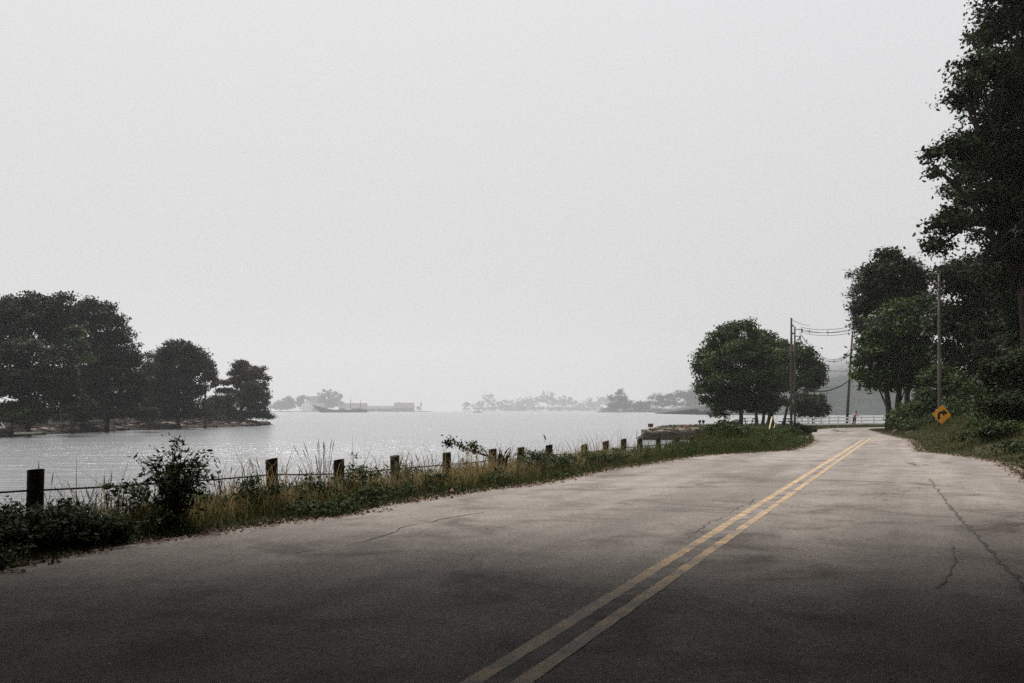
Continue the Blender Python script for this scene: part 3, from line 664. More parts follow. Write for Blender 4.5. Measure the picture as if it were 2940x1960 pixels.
# ------------------------------------------------------------------ trees and shrubs right of the road
def gb(px, Y): x = (px - CX) / F * Y; return (x, Y, gz(x, Y))
oak = []
for (px, py, rx, ry, dy) in [(2900,40,95,90,0),(2950,130,140,130,2),(2820,225,85,60,-1),(2765,275,60,38,-1),(2880,330,120,100,1),(2770,445,85,55,-1),(2695,490,60,32,-2),(2880,520,150,120,2),(2728,650,62,55,-2),(2830,640,110,110,1),(2690,715,35,36,-2),(2960,420,160,180,0),(2960,700,150,160,1),(2990,250,150,150,4),(2830,120,40,40,0),(2930,-120,140,150,0),(3060,0,190,190,3),(3080,350,190,230,4),(3060,650,180,200,4),(2890,790,110,90,2),(2990,900,120,130,2),(2950,1010,90,90,3)]:
    oak.append(PL(px, py, 42, rx, ry, None, dy))
tree('oak_tree', 'huge dark oak towering out of the frame beside the road', gb(2960, 44), oak, 0.19, 118000, 'leaf_dark', 0.42, 101, clump=0.5, per=56, shell=0.35, fork=0.3)
und = [PL(px, py, 60, rx, ry, None, dy) for (px, py, rx, ry, dy) in [(2760,830,75,70,0),(2840,830,110,100,2),(2930,880,120,130,0),(2800,950,110,100,0),(2890,1020,130,110,-2),(2780,1060,95,80,0),(2960,1080,120,110,-3),(2720,930,50,70,1),(2735,800,40,40,0)]]
tree('dense_tree', 'dense black-green tree filling the gap below the huge oak', gb(2850, 62), und, 0.27, 36000, 'leaf_dark', 0.25, 102, clump=0.6, per=30, shell=0.3)
und = [PL(px, py, 34, rx, ry, None, dy) for (px, py, rx, ry, dy) in [(2900,1120,70,80,0),(2960,1090,80,110,0),(2880,1180,60,50,-1),(2950,1200,80,60,-1)]]
tree('shrub', 'dark shrub on the bank at the edge of the wood', gb(2950, 34), und, 0.13, 16000, 'leaf_dark', 0.07, 103, 'shrub', clump=0.35)
und = [PL(px, py, 56, rx, ry, None, dy) for (px, py, rx, ry, dy) in [(2760,1140,60,55,0),(2820,1160,70,60,0),(2700,1110,40,45,1),(2770,1190,55,40,-1)]]
tree('shrub', 'bushy green shrub on the bank right behind the warning sign', gb(2760, 55.5), und, 0.17, 15000, 'leaf', 0.07, 104, 'shrub', clump=0.4)
und = [PL(px, py, 60, rx, ry, None, dy) for (px, py, rx, ry, dy) in [(2600,1210,45,26,0),(2650,1190,45,36,0),(2660,1160,35,35,1),(2625,1225,40,20,-1)]]
tree('shrub', 'low green bank shrub left of the warning sign', gb(2640, 60), und, 0.17, 13000, 'leaf', 0.06, 105, 'shrub', clump=0.4)
c1 = [PL(px, py, 70, rx, ry, None, dy) for (px, py, rx, ry, dy) in [(2560,785,72,46,0),(2520,820,48,45,0),(2610,830,52,55,0),(2640,880,45,50,1),(2500,880,42,50,0),(2570,880,60,60,0),(2485,960,35,60,0),(2545,740,30,16,0)]]
stems = [((gb(2553, 69)[0], 69, gz(gb(2553, 69)[0], 69)), P(2530, 950, 69.5)), ((gb(2577, 70)[0], 70, 0), P(2575, 900, 70)), ((gb(2600, 71)[0], 71, 0), P(2610, 930, 71)), ((gb(2625, 71.5)[0], 71.5, 0.2), P(2640, 960, 71.5))]
tree('tall_tree', 'tall many-stemmed tree with rounded dark top past the warning sign', gb(2565, 69), c1, 0.24, 22000, 'leaf_dark', 0.24, 106, clump=0.65, per=50, shell=0.35, stems=stems)
c2 = [PL(px, py, 66, rx, ry, None, dy) for (px, py, rx, ry, dy) in [(2560,960,75,60,0),(2510,1030,60,60,0),(2590,1030,80,70,0),(2650,960,55,65,0),(2530,1100,60,45,0),(2610,1100,75,50,0),(2655,1050,45,60,1),(2480,1085,35,30,0),(2640,890,45,40,1),(2580,920,55,40,0)]]
tree('broad_tree', 'lighter green broad-crowned tree in front of the tall rounded one', gb(2588, 68), c2, 0.25, 25000, 'leaf', 0.2, 107, clump=0.62, per=50, shell=0.4, stems=[(gb(2588, 68), P(2580, 1040, 67))])
c3 = [PL(px, py, 72, rx, ry, None, dy) for (px, py, rx, ry, dy) in [(2462,800,28,30,0),(2450,850,30,30,0),(2480,840,30,40,0),(2470,900,28,32,0),(2455,905,18,20,0)]]
tree('bare_tree', 'half-bare brownish tree with thin twigs behind the leaning pole', gb(2572, 74), c3, 0.13, 2400, 'leaf_brown', 0.08, 108, clump=0.35, per=12, shell=0.1, fork=0.5, stems=[(gb(2572, 74), P(2480, 890, 72))])
# unseen trees added overhead and behind the camera, crowns shaped to shade the foreground
def canopy(label, trunk, spots, walls, seed, n):
    lob = []
    for x, y in spots: lob.append((x, y, max(5.0, CAMZ + 0.418 * (y + 3.6) + 2.2), 3.6, 3.6, 0.9))
    for x, y, z, r in walls: lob.append((x, y, z, r, r, r * 0.95))
    tree('unseen_shade_tree', label, (trunk[0], trunk[1], gz(*trunk)), lob, 0.5, n, 'leaf_dark', 0.34, seed, clump=0.95, per=26, shell=0.15, fork=0.45)
canopy('unseen tree added just right of the viewpoint to shade the road', (8.6, 3.0), [(1.5, 10.6), (5, 11.2), (8.5, 12), (12, 12.5), (5.5, 14.6), (9.5, 15.6), (13, 16), (12, 8), (8.5, 7.8), (5, 7.6), (2, 7), (9.5, 4), (5.5, 3.6), (2, 3), (12.5, 4), (9, 0), (5, 0), (1.5, -0.5), (12, 0.5)], [(9.8, 9, 4, 2.6), (12.5, 12.5, 4.6, 3.2), (10.5, 4, 3, 2.6), (13, 0, 3.4, 3.2), (11.6, 13.5, 8, 3.0), (14.9, 17.5, 5.5, 3.2)], 201, 84000)
canopy('unseen tree added behind the viewpoint to shade the road', (4, -7), [(6, -4), (2, -4), (-2, -4), (9.5, -5), (6, -8), (2, -8), (-2, -8), (9, -9), (4, -12), (0, -12), (-4, -12), (8, -13), (-6, -16), (-1, -16), (4, -16)], [(8, -6, 2.8, 2.8), (4, -13, 2.8, 2.8), (0, -17, 3, 3), (-6, -19, 3, 3), (-12, -19, 3, 3), (6, -17, 3, 3)], 202, 38000)
canopy('unseen tree added on the water side to shade the verge', (-11, -2.5), [(-2, 10.4), (-5.4, 9.8), (-9, 9.2), (-3, 13.2), (-7, 12.6), (-10.5, 12.6), (-1.5, 7), (-5, 7.4), (-8.4, 6.4), (-1.5, 3.4), (-5, 3.4), (-8.5, 3), (-12, 2), (-2, 0), (-5.5, 0), (-9, -0.5), (-12.5, -2), (-6, -4.5), (-10, -5), (-8, -9), (-12, -9), (-14, -14), (-10, -14)], [(-9.6, 3.2, 3, 2.4), (-10.8, -1.0, 2.6, 2.6), (-13, -6, 2.6, 3), (-15, -11, 2.6, 3), (-8.6, 6.2, 3.6, 2.0), (-10.2, 9.6, 4.6, 2.5), (-12.6, 13.2, 5.2, 3.0), (-11.5, 10.5, 8.0, 3.0)], 203, 84000)
# pole-and-line side
fb = thing('fallen_branch', 'short pale dry branch lying on the bank grass before the sign', 'branch', G(2588, 1245))
a = G(2600, 1245, 0.0); zz = gz(a.x, a.y); MB().tube([P(2600, 1244, 54), P(2612, 1241, 54), P(2621, 1236, 54)], [0.05, 0.06, 0.03], 6).tube([P(2612, 1241, 54), P(2616, 1245, 54)], [0.03, 0.015], 5).build('limb', M['drift'], fb)
fs = thing('broken_stub', 'small broken tan stub sticking up from the bank grass', 'stump', P(2565, 1248, 53)); MB().tube([P(2559, 1250, 53), P(2563, 1240, 53), P(2570, 1233, 53)], [0.035, 0.03, 0.02], 6).tube([P(2563, 1240, 53), P(2574, 1234, 53)], [0.025, 0.035], 6).build('limb', M['branch'], fs)

# ------------------------------------------------------------------ the point: trees, shrubs, quay, tables
m1 = [PL(px, py, 86, rx, ry, None, dy) for (px, py, rx, ry, dy) in [(2128,957,50,34,0),(2075,988,48,40,0),(2182,990,44,38,1),(2040,1030,42,40,0),(2110,1030,75,60,-1),(2190,1040,65,60,0),(2020,1075,34,30,0),(2080,1095,75,48,-1),(2160,1105,75,50,-1),(2220,1030,40,50,1),(2050,1130,48,30,0),(2210,1110,45,50,0),(2110,1150,60,30,0),(2170,1160,55,25,0),(2065,1185,26,22,0),(2040,1160,34,24,0),(2130,1172,50,20,0),(2180,1180,40,14,0)]]
tree('maple_tree', 'broad round maple on the point above the stone quay', gb(2125, 85), m1, 0.22, 50000, 'leaf', 0.2, 111, clump=0.5, per=44, shell=0.5, stems=[(gb(2126, 85), P(2120, 1090, 86))])
m2 = [PL(px, py, 106, rx, ry, None, dy) for (px, py, rx, ry, dy) in [(2222,1005,38,34,0),(2260,1040,42,40,0),(2200,1080,50,60,0),(2240,1110,45,50,0),(2185,1150,50,28,0),(2240,1160,35,22,0),(2175,1010,40,50,1)]]
s2 = [(gb(q, 106), P(q + dx, 1120, 106)) for q, dx in ((2172, 0), (2188, 5), (2203, 16), (2221, -6))]
tree('maple_tree', 'many-stemmed maple behind the round one by the twin poles', gb(2190, 106), m2, 0.28, 18000, 'leaf', 0.19, 112, clump=0.65, per=50, shell=0.45, stems=s2)
m3 = [PL(px, py, 100, rx, ry, None, dy) for (px, py, rx, ry, dy) in [(2310,1010,22,26,0),(2300,1055,38,36,0),(2335,1080,32,36,0),(2310,1100,45,32,0),(2345,1110,22,22,0),(2280,1030,24,34,0)]]
tree('maple_tree', 'loose-crowned maple overhanging the left end of the white fence', gb(2250, 103), m3, 0.26, 11000, 'leaf', 0.15, 113, clump=0.6, per=50, shell=0.45, stems=[(gb(2250, 103), P(2300, 1080, 100))])
m4 = [PL(px, py, 116, rx, ry, None, dy) for (px, py, rx, ry, dy) in [(2330,1158,40,26,0),(2300,1175,25,26,0),(2355,1180,30,24,0),(2330,1190,42,18,0)]]
tree('round_bush', 'dark rounded bush behind the left part of the white fence', gb(2335, 116), m4, 0.24, 13000, 'leaf_dark', 0.12, 114, 'bush', clump=0.5, shell=0.3)
def bush(label, px, Y, rx, h, seed, n=6000, leaf=0.11, material='weed'):
    x, y, z = gb(px, Y); r = rx * Y / F; rd = random.Random(seed)
    L = [(x + rd.uniform(-.6, .6) * r, y + rd.uniform(-.5, .5) * r, z + h * rd.uniform(0.3, 0.7), r * rd.uniform(.4, .65), r * rd.uniform(.4, .65), h * rd.uniform(.3, .42)) for _ in range(6)]
    tree('shrub', label, (x, y, z), L, leaf, n, material, 0.035, seed, 'shrub', 'shrubs beside the bend', clump=0.22, per=18, shell=0.2)
bush('shrub at the far end of the cable fence, nearest the quay', 2062, 38, 32, 0.80, 121)
bush('shrub just right of the last cable fence post', 2098, 37, 34, 0.72, 122)
bush('dark shrub below the trunk of the round maple', 2140, 40, 42, 0.60, 123, 8000, 0.11, 'leaf')
bush('low shrub left of the guy wire guards', 2180, 41, 32, 0.42, 124)
bush('shrub at the foot of the guy wire guards', 2222, 45, 38, 0.38, 125, 7000, 0.11, 'leaf')
bush('yellow-green shrub before the twin poles', 2262, 48, 36, 0.46, 126)
bush('dark shrub right before the twin poles at the bend', 2300, 53, 30, 0.46, 127, 7000, 0.12, 'leaf_dark')
bush('low shrub at the inside of the bend', 2318, 60, 18, 0.28, 128)
bush('shrub on the shore behind the last cable fence posts', 2080, 52, 45, 0.8, 129, 7000, 0.13, 'leaf')
bush('shrub under the round maple above the quay end', 2060, 80, 30, 1.2, 130, 6000, 0.16, 'leaf')
# stone quay: every block is a stone of its own
rq = random.Random(12)
quay = thing('stone_quay', 'low quay of rough stone blocks, dark and wet below, at the point', 'quay', (12.1, 92, ZW))
def stone_mesh(b, c, s, jit, rnd):
    nx_, ny_, nz_ = 3, 2, 2; pts = {}; 
    def vid(i, j, k):
        if (i, j, k) not in pts:
            u = Vector((i / nx_ - .5, j / ny_ - .5, k / nz_ - .5)); e = (abs(u.x) > .49) + (abs(u.y) > .49) + (abs(u.z) > .49)
            sh = 1 - 0.045 * (e >= 2) - 0.05 * (e == 3); q = Vector((u.x * s[0] * (1 - (1 - sh) * 0.5), u.y * s[1] * sh, u.z * s[2] * sh)) + Vector([rnd.uniform(-jit, jit) for _ in range(3)])
            pts[(i, j, k)] = len(b.v); b.v.append(tuple(Vector(c) + q))
        return pts[(i, j, k)]
    for i in range(nx_):
        for j in range(ny_):
            b.f.append((vid(i, j, 0), vid(i, j + 1, 0), vid(i + 1, j + 1, 0), vid(i + 1, j, 0))); b.f.append((vid(i, j, nz_), vid(i + 1, j, nz_), vid(i + 1, j + 1, nz_), vid(i, j + 1, nz_)))
        for k in range(nz_):
            b.f.append((vid(i, 0, k), vid(i + 1, 0, k), vid(i + 1, 0, k + 1), vid(i, 0, k + 1))); b.f.append((vid(i, ny_, k), vid(i, ny_, k + 1), vid(i + 1, ny_, k + 1), vid(i + 1, ny_, k)))
    for j in range(ny_):
        for k in range(nz_):
            b.f.append((vid(0, j, k), vid(0, j, k + 1), vid(0, j + 1, k + 1), vid(0, j + 1, k))); b.f.append((vid(nx_, j, k), vid(nx_, j + 1, k), vid(nx_, j + 1, k + 1), vid(nx_, j, k + 1)))
x = 12.0
for L in (1.6, 1.4, 1.75, 1.3, 1.6, 1.5):
    b = MB(); stone_mesh(b, (x + L / 2, 92.2, ZW + 0.20), (L - 0.05, 1.5, 0.86), 0.05, rq); b.build('stone', M['stonewet'], quay); x += L
x = 12.15
for L, hh, mt in ((1.0, 0.34, 'stone'), (1.35, 0.40, 'stone'), (0.9, 0.46, 'stone'), (1.5, 0.52, 'stone'), (0.8, 0.46, 'stonewet'), (1.6, 0.44, 'stone'), (1.3, 0.42, 'stone')):
    b = MB(); stone_mesh(b, (x + L / 2, 92.35, ZW + 0.56 + hh * 0.36), (L - 0.06, 1.4, hh * 0.72), 0.055, rq); b.build('stone', M[mt], quay); x += L
for k, L in enumerate((0.9, 1.1, 0.8, 1.0)):
    b = MB(); stone_mesh(b, (13.2 + k * 1.25, 92.9, ZW + 0.93 + 0.06 * rq.random()), (L, 0.9, 0.22), 0.05, rq); b.build('stone', M['stone'], quay)
b = MB()
for k in range(7): b.box((13.0 + k * 0.95, 94.4, ZW + 0.28), (1.1, 3.2, 1.05 + 0.1 * rq.random()), None, 0.06, rq)
b.build('rubble_fill', M['rockdark'], quay)
def rockmesh(b, c, s, rnd, sub=2):
    bm = bmesh.new(); bmesh.ops.create_icosphere(bm, subdivisions=sub, radius=1); o = [rnd.uniform(0, 9) for _ in range(3)]
    vs = []
    for v in bm.verts:
        q = v.co; k = 1 + 0.22 * math.sin(q.x * 3 + o[0]) * math.cos(q.y * 3.5 + o[1]) + 0.13 * math.sin(q.z * 5 + o[2] + q.x * 4)
        vs.append((c[0] + q.x * s[0] * k, c[1] + q.y * s[1] * k, c[2] + q.z * s[2] * k))
    b.add(vs, [tuple(v.index for v in f.verts) for f in bm.faces]); bm.free(); return b
c = P(1953, 1229, 94); tag(rockmesh(MB(), c, (0.33, 0.3, 0.2), rq).build('boulder', M['rockdark'], None, c), 'dark low boulder on top of the quay', 'boulder')
c = P(1972, 1227, 94.5); tag(rockmesh(MB(), c, (0.42, 0.35, 0.24), rq).build('boulder', M['redboard'], None, c), 'rust-brown boulder on top of the quay beside a darker one', 'boulder')
c = P(2112, 1214, 98); tag(rockmesh(MB(), c, (0.5, 0.4, 0.35), rq).build('boulder', M['rockdark'], None, c), 'dark reddish boulder left of the round maple trunk', 'boulder')
bp = thing('twin_bollard', 'dark post with two rounded heads on stone behind the quay', 'bollard', P(2014, 1225, 96))
rockmesh(MB(), P(2014, 1221, 96), (0.36, 0.3, 0.17), rq).build('base_stone', M['rock'], bp)
for dx in (-5, 5): rockmesh(MB(), P(2014 + dx, 1209.5, 96), (0.14, 0.14, 0.16), rq).build('head', M['rockdark'], bp)
for dx in (-5, 5): MB().tube([P(2014 + dx, 1218, 96), P(2014 + dx, 1209, 96)], 0.06, 6).build('stem', M['rockdark'], bp)
rs = thing('small_sign', 'small rust-red board on a short post at the quay tip', 'sign', P(1868, 1240, 92.6))
MB().box(P(1868, 1221, 92.6), (0.48, 0.04, 0.34)).build('board', M['redboard'], rs)
MB().box(P(1868, 1235, 92.66), (0.06, 0.05, 0.62)).build('post', M['polepale'], rs)
MB().bar(P(1860, 1222, 92.57), P(1876, 1220, 92.57), 0.01, 0.035).bar(P(1861, 1218, 92.57), P(1875, 1218, 92.57), 0.01, 0.03).build('lettering_stripe', M['black'], rs)
def stake(label, p0, p1, r, mt):
    t = MB().tube([p0, Vector(p0).lerp(Vector(p1), .5), p1], [r, r * 1.1, r * 0.6], 6); tag(t.build('stake', M[mt], None, p0), label, 'stake')
stake('short dark stake leaning in the open water', P(1567, 1262, 93), P(1561, 1247, 93), 0.06, 'bark')
stake('thin upright rod in the water left of the quay', P(1828, 1255, 97), P(1829, 1234, 97), 0.025, 'pole')
def picnic(label, px, Y, rot):
    x, y, z = gb(px, Y); root = thing('picnic_table', label, 'table', (x, y, z), 'picnic tables on the point'); rm = Matrix.Rotation(rot, 3, 'Z')
    def bx(name, cx, cy, cz, s, r2=None):
        rr = rm @ r2 if r2 else rm; MB().box(Vector((x, y, z)) + rm @ Vector((cx, cy, cz)), s, rr).build(name, M['table'], root)
    for k in range(5): bx('table_plank', 0, -0.3 + 0.15 * k, 0.76, (1.8, 0.14, 0.04))
    for s in (-1, 1):
        for q in (0, 1): bx('bench_plank', 0, s * (0.62 + 0.15 * q), 0.45, (1.8, 0.14, 0.04))
    for e in (-0.62, 0.62):
        for s in (-1, 1): bx('leg', e, s * 0.36, 0.37, (0.09, 0.06, 0.86), Matrix.Rotation(s * 0.45, 3, 'X'))
        bx('crossbar', e + 0.05, 0, 0.41, (0.04, 1.6, 0.09)); bx('top_brace', e + 0.05, 0, 0.71, (0.04, 0.75, 0.07))
picnic('picnic table behind the twin utility poles', 2257, 109, 1.35)
picnic('picnic table under the maples, seen between their trunks', 2150, 112, 0.25)
# island-side and far: see below.  White fence at the bend
wf = [(2288, 99), (2303, 100), (2320, 101), (2337, 102), (2358, 103), (2381, 104.5), (2406, 106), (2440, 107.5), (2473, 109), (2509, 110.5), (2546, 112), (2580, 113.5)]
wp = [Vector(gb(*q)) for q in wf]
wfence = thing('white_fence', 'white three-rail wooden fence along the far side of the bend', 'fence', wp[0])
for i, p in enumerate(wp):
    MB().box(p + Vector((0, 0, 0.40)), (0.13, 0.13, 1.2)).build('post', M['paint'], wfence)
    MB().box(p + Vector((0, 0, 1.015)), (0.17, 0.17, 0.03)).build('post_cap', M['paint'], wfence)
for i in range(len(wp) - 1):
    d = (wp[i + 1] - wp[i]).normalized(); n_ = Vector((d.y, -d.x, 0)) * 0.085
    for hgt in (0.86, 0.53, 0.20):
        MB().bar(wp[i] + n_ + d * 0.01 + Vector((0, 0, hgt)), wp[i + 1] + n_ - d * 0.01 + Vector((0, 0, hgt)), 0.04, 0.15).build('rail', M['paint'], wfence)

# ------------------------------------------------------------------ utility poles, wires, sign
def pole(label, base, top, r, mt='pole', band=None):
    base = Vector(base); top = Vector(top); root = thing('utility_pole', label, 'utility pole', base, 'utility poles at the bend')
    MB().tube([base - Vector((0, 0, 0.3)), base.lerp(top, 0.35), base.lerp(top, 0.7), top], [r, r * 0.92, r * 0.8, r * 0.68], 10).build('shaft', M[mt], root, smooth=True)
    return root, base, top
p1, b1, t1 = pole('taller of the two close utility poles, with a pale band', gb(2272, 71), P(2272, 912, 71), 0.10, 'pole')
a = b1.lerp(t1, 0.70); b = b1.lerp(t1, 0.77); MB().tube([a, b], 0.098, 10).build('pale_band', M['polepale'], p1)
for u in (0.93, 0.86): MB().box(b1.lerp(t1, u) + Vector((0.12, 0, 0)), (0.12, 0.08, 0.12)).build('bracket', M['metal'], p1)
p2, b2, t2 = pole('shorter darker utility pole close behind the taller one', gb(2282, 80), P(2282, 937, 80), 0.095, 'pole')
for u, w in ((0.97, 0.5), (0.90, 0.35)):
    c = b2.lerp(t2, u); MB().bar(c, c + Vector((w, -0.25, 0.02)), 0.05, 0.05).build('bracket_arm', M['metal'], p2)
    MB().tube([c + Vector((w, -0.25, 0.05)), c + Vector((w, -0.25, -0.28))], [0.07, 0.06], 8).build('insulator', M['spacer'], p2)
c = b2.lerp(t2, 0.40); MB().tube([c + Vector((0.05, -0.12, -0.3)), c + Vector((0.10, -0.2, 0.0)), c + Vector((0.05, -0.12, 0.3))], [0.05, 0.12, 0.05], 8).build('splice_case', M['black'], p2)
p3, b3, t3 = pole('utility pole leaning right behind the white fence', gb(2431, 115), P(2447, 962, 115), 0.17, 'pole')
c = b3.lerp(t3, 0.88); MB().tube([c + Vector((0.33, -0.1, -0.4)), c + Vector((0.33, -0.1, 0.3))], 0.2, 10).build('transformer', M['metal'], p3)
MB().bar(b3.lerp(t3, 0.76) - Vector((0.7, 0, 0.1)), b3.lerp(t3, 0.78), 0.08, 0.08).build('bracket_arm', M['metal'], p3); rockmesh(MB(), b3.lerp(t3, 0.76) - Vector((0.75, 0, 0.12)), (0.18, 0.18, 0.15), rq).build('lamp_head', M['black'], p3)
MB().tube([t3 - Vector((0, 0, 0.02)), t3 + Vector((0.03, 0, 0.5))], [0.1, 0.05], 8).build('top_pin', M['pole'], p3)
p4, b4, t4 = pole('slender weathered utility pole rising behind the warning sign', gb(2697, 50.4), P(2696, 790, 50.4), 0.085, 'polepale')
for py, l in ((813, 0.55), (827, 0.60), (839, 0.5)):
    c = P(2697, py, 50.3); MB().bar(c - Vector((l * 0.55, 0.05, -0.04)), c + Vector((l * 0.45, -0.05, 0.03)), 0.05, 0.05).build('bracket_arm', M['polepale'], p4)
    for s in (-0.5, 0.42): MB().tube([c + Vector((l * s, -0.03, 0.02)), c + Vector((l * s, -0.03, 0.16))], [0.035, 0.025], 8).build('insulator', M['paint'], p4)
b5 = Vector((11.6, 14, gz(11.6, 14))); p5, b5, t5 = pole('utility pole beside the road just outside the picture', b5, Vector((11.6, 14, 9.0)), 0.14)
def span(label, a, b, sg, drops, stars, rw=0.016, name='spacer_cable'):
    a = Vector(a); b = Vector(b); root = thing(name, label, 'cable', a)
    cur = lambda u, d: a.lerp(b, u) - Vector((0, 0, sg * 4 * u * (1 - u))) + d
    for d in drops: MB().tube([cur(i / 24, Vector(d)) for i in range(25)], rw, 5).build('wire', M['wire'], root)
    dirv = (b - a).normalized(); sd_ = Vector((dirv.y, -dirv.x, 0))
    for u in stars:
        c = cur(u, Vector((0, 0, -0.2))); t = MB(); w = 0.014
        q = [Vector((0, 0, 0.22)), sd_ * 0.2, Vector((0, 0, -0.22)), sd_ * -0.2]; q2 = [v * 0.38 for v in q]
        for i in range(4):
            m = (q[i] + q[(i + 1) % 4]) * 0.16
            t.tube([c + q[i], c + q[i] * 0.4, c + m], w, 5); t.tube([c + m, c + q[(i + 1) % 4] * 0.4], w, 5)
        t.build('spacer', M['spacer'], root)
    return root
d3 = [(0, 0, 0.0), (0.2, 0, -0.22), (-0.2, 0, -0.22), (0, 0, -0.42)]
span('upper spacer cable strung from the twin poles to the slender pole', t2 + Vector((0.4, -0.2, -0.05)), P(2697, 815, 50.3), 1.0, d3, (0.10, 0.28, 0.50, 0.72))
span('lower spacer cable sagging toward the leaning pole', t2 + Vector((0.3, -0.2, -0.5)), b3.lerp(t3, 0.86), 1.75, d3[:3], (0.16, 0.36, 0.58, 0.74, 0.90))
span('spacer cable running from the slender pole toward the viewpoint', P(2697, 815, 50.3), t5 - Vector((0, 0, 0.4)), 0.55, d3, (0.30, 0.46, 0.60), 0.007)
span('single wire dipping from the twin poles to the leaning pole', P(2290, 1040, 80), b3.lerp(t3, 0.60), 0.3, [(0, 0, 0)], (), 0.02, 'utility_wire')
span('thick communication cable bundle between the twin poles and leaning pole', b2.lerp(t2, 0.40), b3.lerp(t3, 0.50), 0.75, [(0, 0, 0), (0, 0.05, -0.08)], (), 0.035, 'utility_wire')
span('thin wire just under the thick communication cable', b2.lerp(t2, 0.38), b3.lerp(t3, 0.44), 0.1, [(0, 0, 0)], (), 0.016, 'utility_wire')
span('wire rising from the taller pole top to the shorter one', t1 - Vector((0, 0, 0.1)), t2 + Vector((0.7, -1.6, -0.05)), 0.1, [(0, 0, 0)], (), 0.014, 'utility_wire')
for k, (px, py, tp) in enumerate(((2203, 1254, 0.80), (2217, 1252, 0.66))):
    a = P(px, py, 62); b = b1.lerp(t1, tp); gw = thing('guy_wire', ('near guy wire with a thick pale yellow guard beside the twin poles', 'second guy wire with a thin yellow guard beside the twin poles')[k], 'guy wire', a)
    MB().tube([a, b], 0.007, 5).build('wire', M['wire'], gw)
    d = (b - a).normalized(); MB().tube([a + d * 0.03, a + d * (2.2 if k == 0 else 1.5)], 0.045 if k == 0 else 0.028, 6).build('guard', M['guard'], gw)
# warning sign on the slender pole
sc_ = P(2704, 1190, 50.05); S = 56 * 50.05 / F / 2 * 1.0
sign = thing('warning_sign', 'orange-yellow diamond sign with a black right-turn arrow', 'sign', gb(2704, 50.05))
def plate(pts, th, yoff, m, name, parent):
    b = MB(); n = len(pts); rot = Matrix.Rotation(R(3.5), 3, 'Y')
    q = [rot @ Vector((x, 0, z)) for x, z in pts]
    vs = [sc_ + v + Vector((0, yoff, 0)) for v in q] + [sc_ + v + Vector((0, yoff + th, 0)) for v in q]
    b.add(vs, [tuple(range(n)), tuple(reversed(range(n, 2 * n)))] + [(i, i + n, (i + 1) % n + n, (i + 1) % n) for i in range(n)])
    return b.build(name, M[m], parent)
dia = []
for k in range(4):
    c = Vector((math.cos(k * math.pi / 2), math.sin(k * math.pi / 2))) * (S - 0.07)
    for j in range(-2, 3):
        t = k * math.pi / 2 + j * R(22.5); dia.append(tuple(c + Vector((math.cos(t), math.sin(t))) * 0.05))
panel = plate(dia, 0.006, 0, 'signface', 'panel', sign)
s = S
def up(pts): return [(x * s, z * s) for x, z in pts]
stem_ = [(-0.42, -0.52), (-0.17, -0.52), (-0.17, -0.02), (-0.12, 0.07), (-0.02, 0.10), (0.12, 0.10), (0.12, 0.34), (-0.10, 0.34), (-0.25, 0.30), (-0.38, 0.19), (-0.42, 0.05)]
plate(up(stem_), 0.002, -0.004, 'black', 'arrow_stem', panel); plate(up([(0.10, -0.12), (0.62, 0.22), (0.10, 0.56)]), 0.002, -0.0045, 'black', 'arrow_head', panel)
for dz in (-0.25, 0.25): MB().box(sc_ + Vector((-0.08, 0.12, dz)), (0.3, 0.22, 0.05)).build('mount_bracket', M['metal'], sign)

# ------------------------------------------------------------------ the person by the white fence
px0 = gb(2452, 103); pb = Vector(px0)
per = thing('person', 'person in a pale shirt and dark trousers leaning by the white fence', 'person', pb)
def skinned(name, V, E, rad, m, parent, rootv=0, sub=2):
    me = bpy.data.meshes.new(name); me.from_pydata([tuple(v) for v in V], E, []); me.materials.append(m); o = link(name, me, parent)
    md = o.modifiers.new('skin', 'SKIN'); md.use_smooth_shade = True
    for i, r in enumerate(rad): me.skin_vertices[0].data[i].radius = (r, r); me.skin_vertices[0].data[i].use_root = (i == rootv)
    s_ = o.modifiers.new('sub', 'SUBSURF'); s_.levels = sub; s_.render_levels = sub
    return o
J = {'hip': (0.05, 0, 0.78), 'waist': (0.10, 0, 0.95), 'chest': (0.17, -.02, 1.16), 'neck': (0.20, -.05, 1.31), 'head': (0.21, -.08, 1.40), 'crown': (0.21, -.08, 1.50),
     'shl': (0.02, -.02, 1.24), 'ell': (-.13, -.08, 1.02), 'hal': (-.22, -.18, 0.82), 'shr': (0.34, -.02, 1.22), 'elr': (0.43, -.10, 1.02), 'har': (0.33, -.26, 0.95),
     'hl': (-.04, 0, 0.74), 'kl': (-.09, -.06, 0.44), 'al': (-.20, 0.0, 0.09), 'fl': (-.22, -.14, 0.03), 'hr': (0.13, 0, 0.74), 'kr': (0.10, -.08, 0.43), 'ar': (0.02, 0.04, 0.09), 'fr': (0.02, -.12, 0.03)}
names = list(J); ed = [('hip', 'waist'), ('waist', 'chest'), ('chest', 'neck'), ('neck', 'head'), ('head', 'crown'), ('chest', 'shl'), ('shl', 'ell'), ('ell', 'hal'), ('chest', 'shr'), ('shr', 'elr'), ('elr', 'har'), ('hip', 'hl'), ('hl', 'kl'), ('kl', 'al'), ('al', 'fl'), ('hip', 'hr'), ('hr', 'kr'), ('kr', 'ar'), ('ar', 'fr')]
rad = {'hip': .12, 'waist': .11, 'chest': .13, 'neck': .05, 'head': .085, 'crown': .06, 'shl': .055, 'ell': .042, 'hal': .03, 'shr': .055, 'elr': .042, 'har': .03, 'hl': .085, 'kl': .058, 'al': .04, 'fl': .035, 'hr': .085, 'kr': .058, 'ar': .04, 'fr': .035}
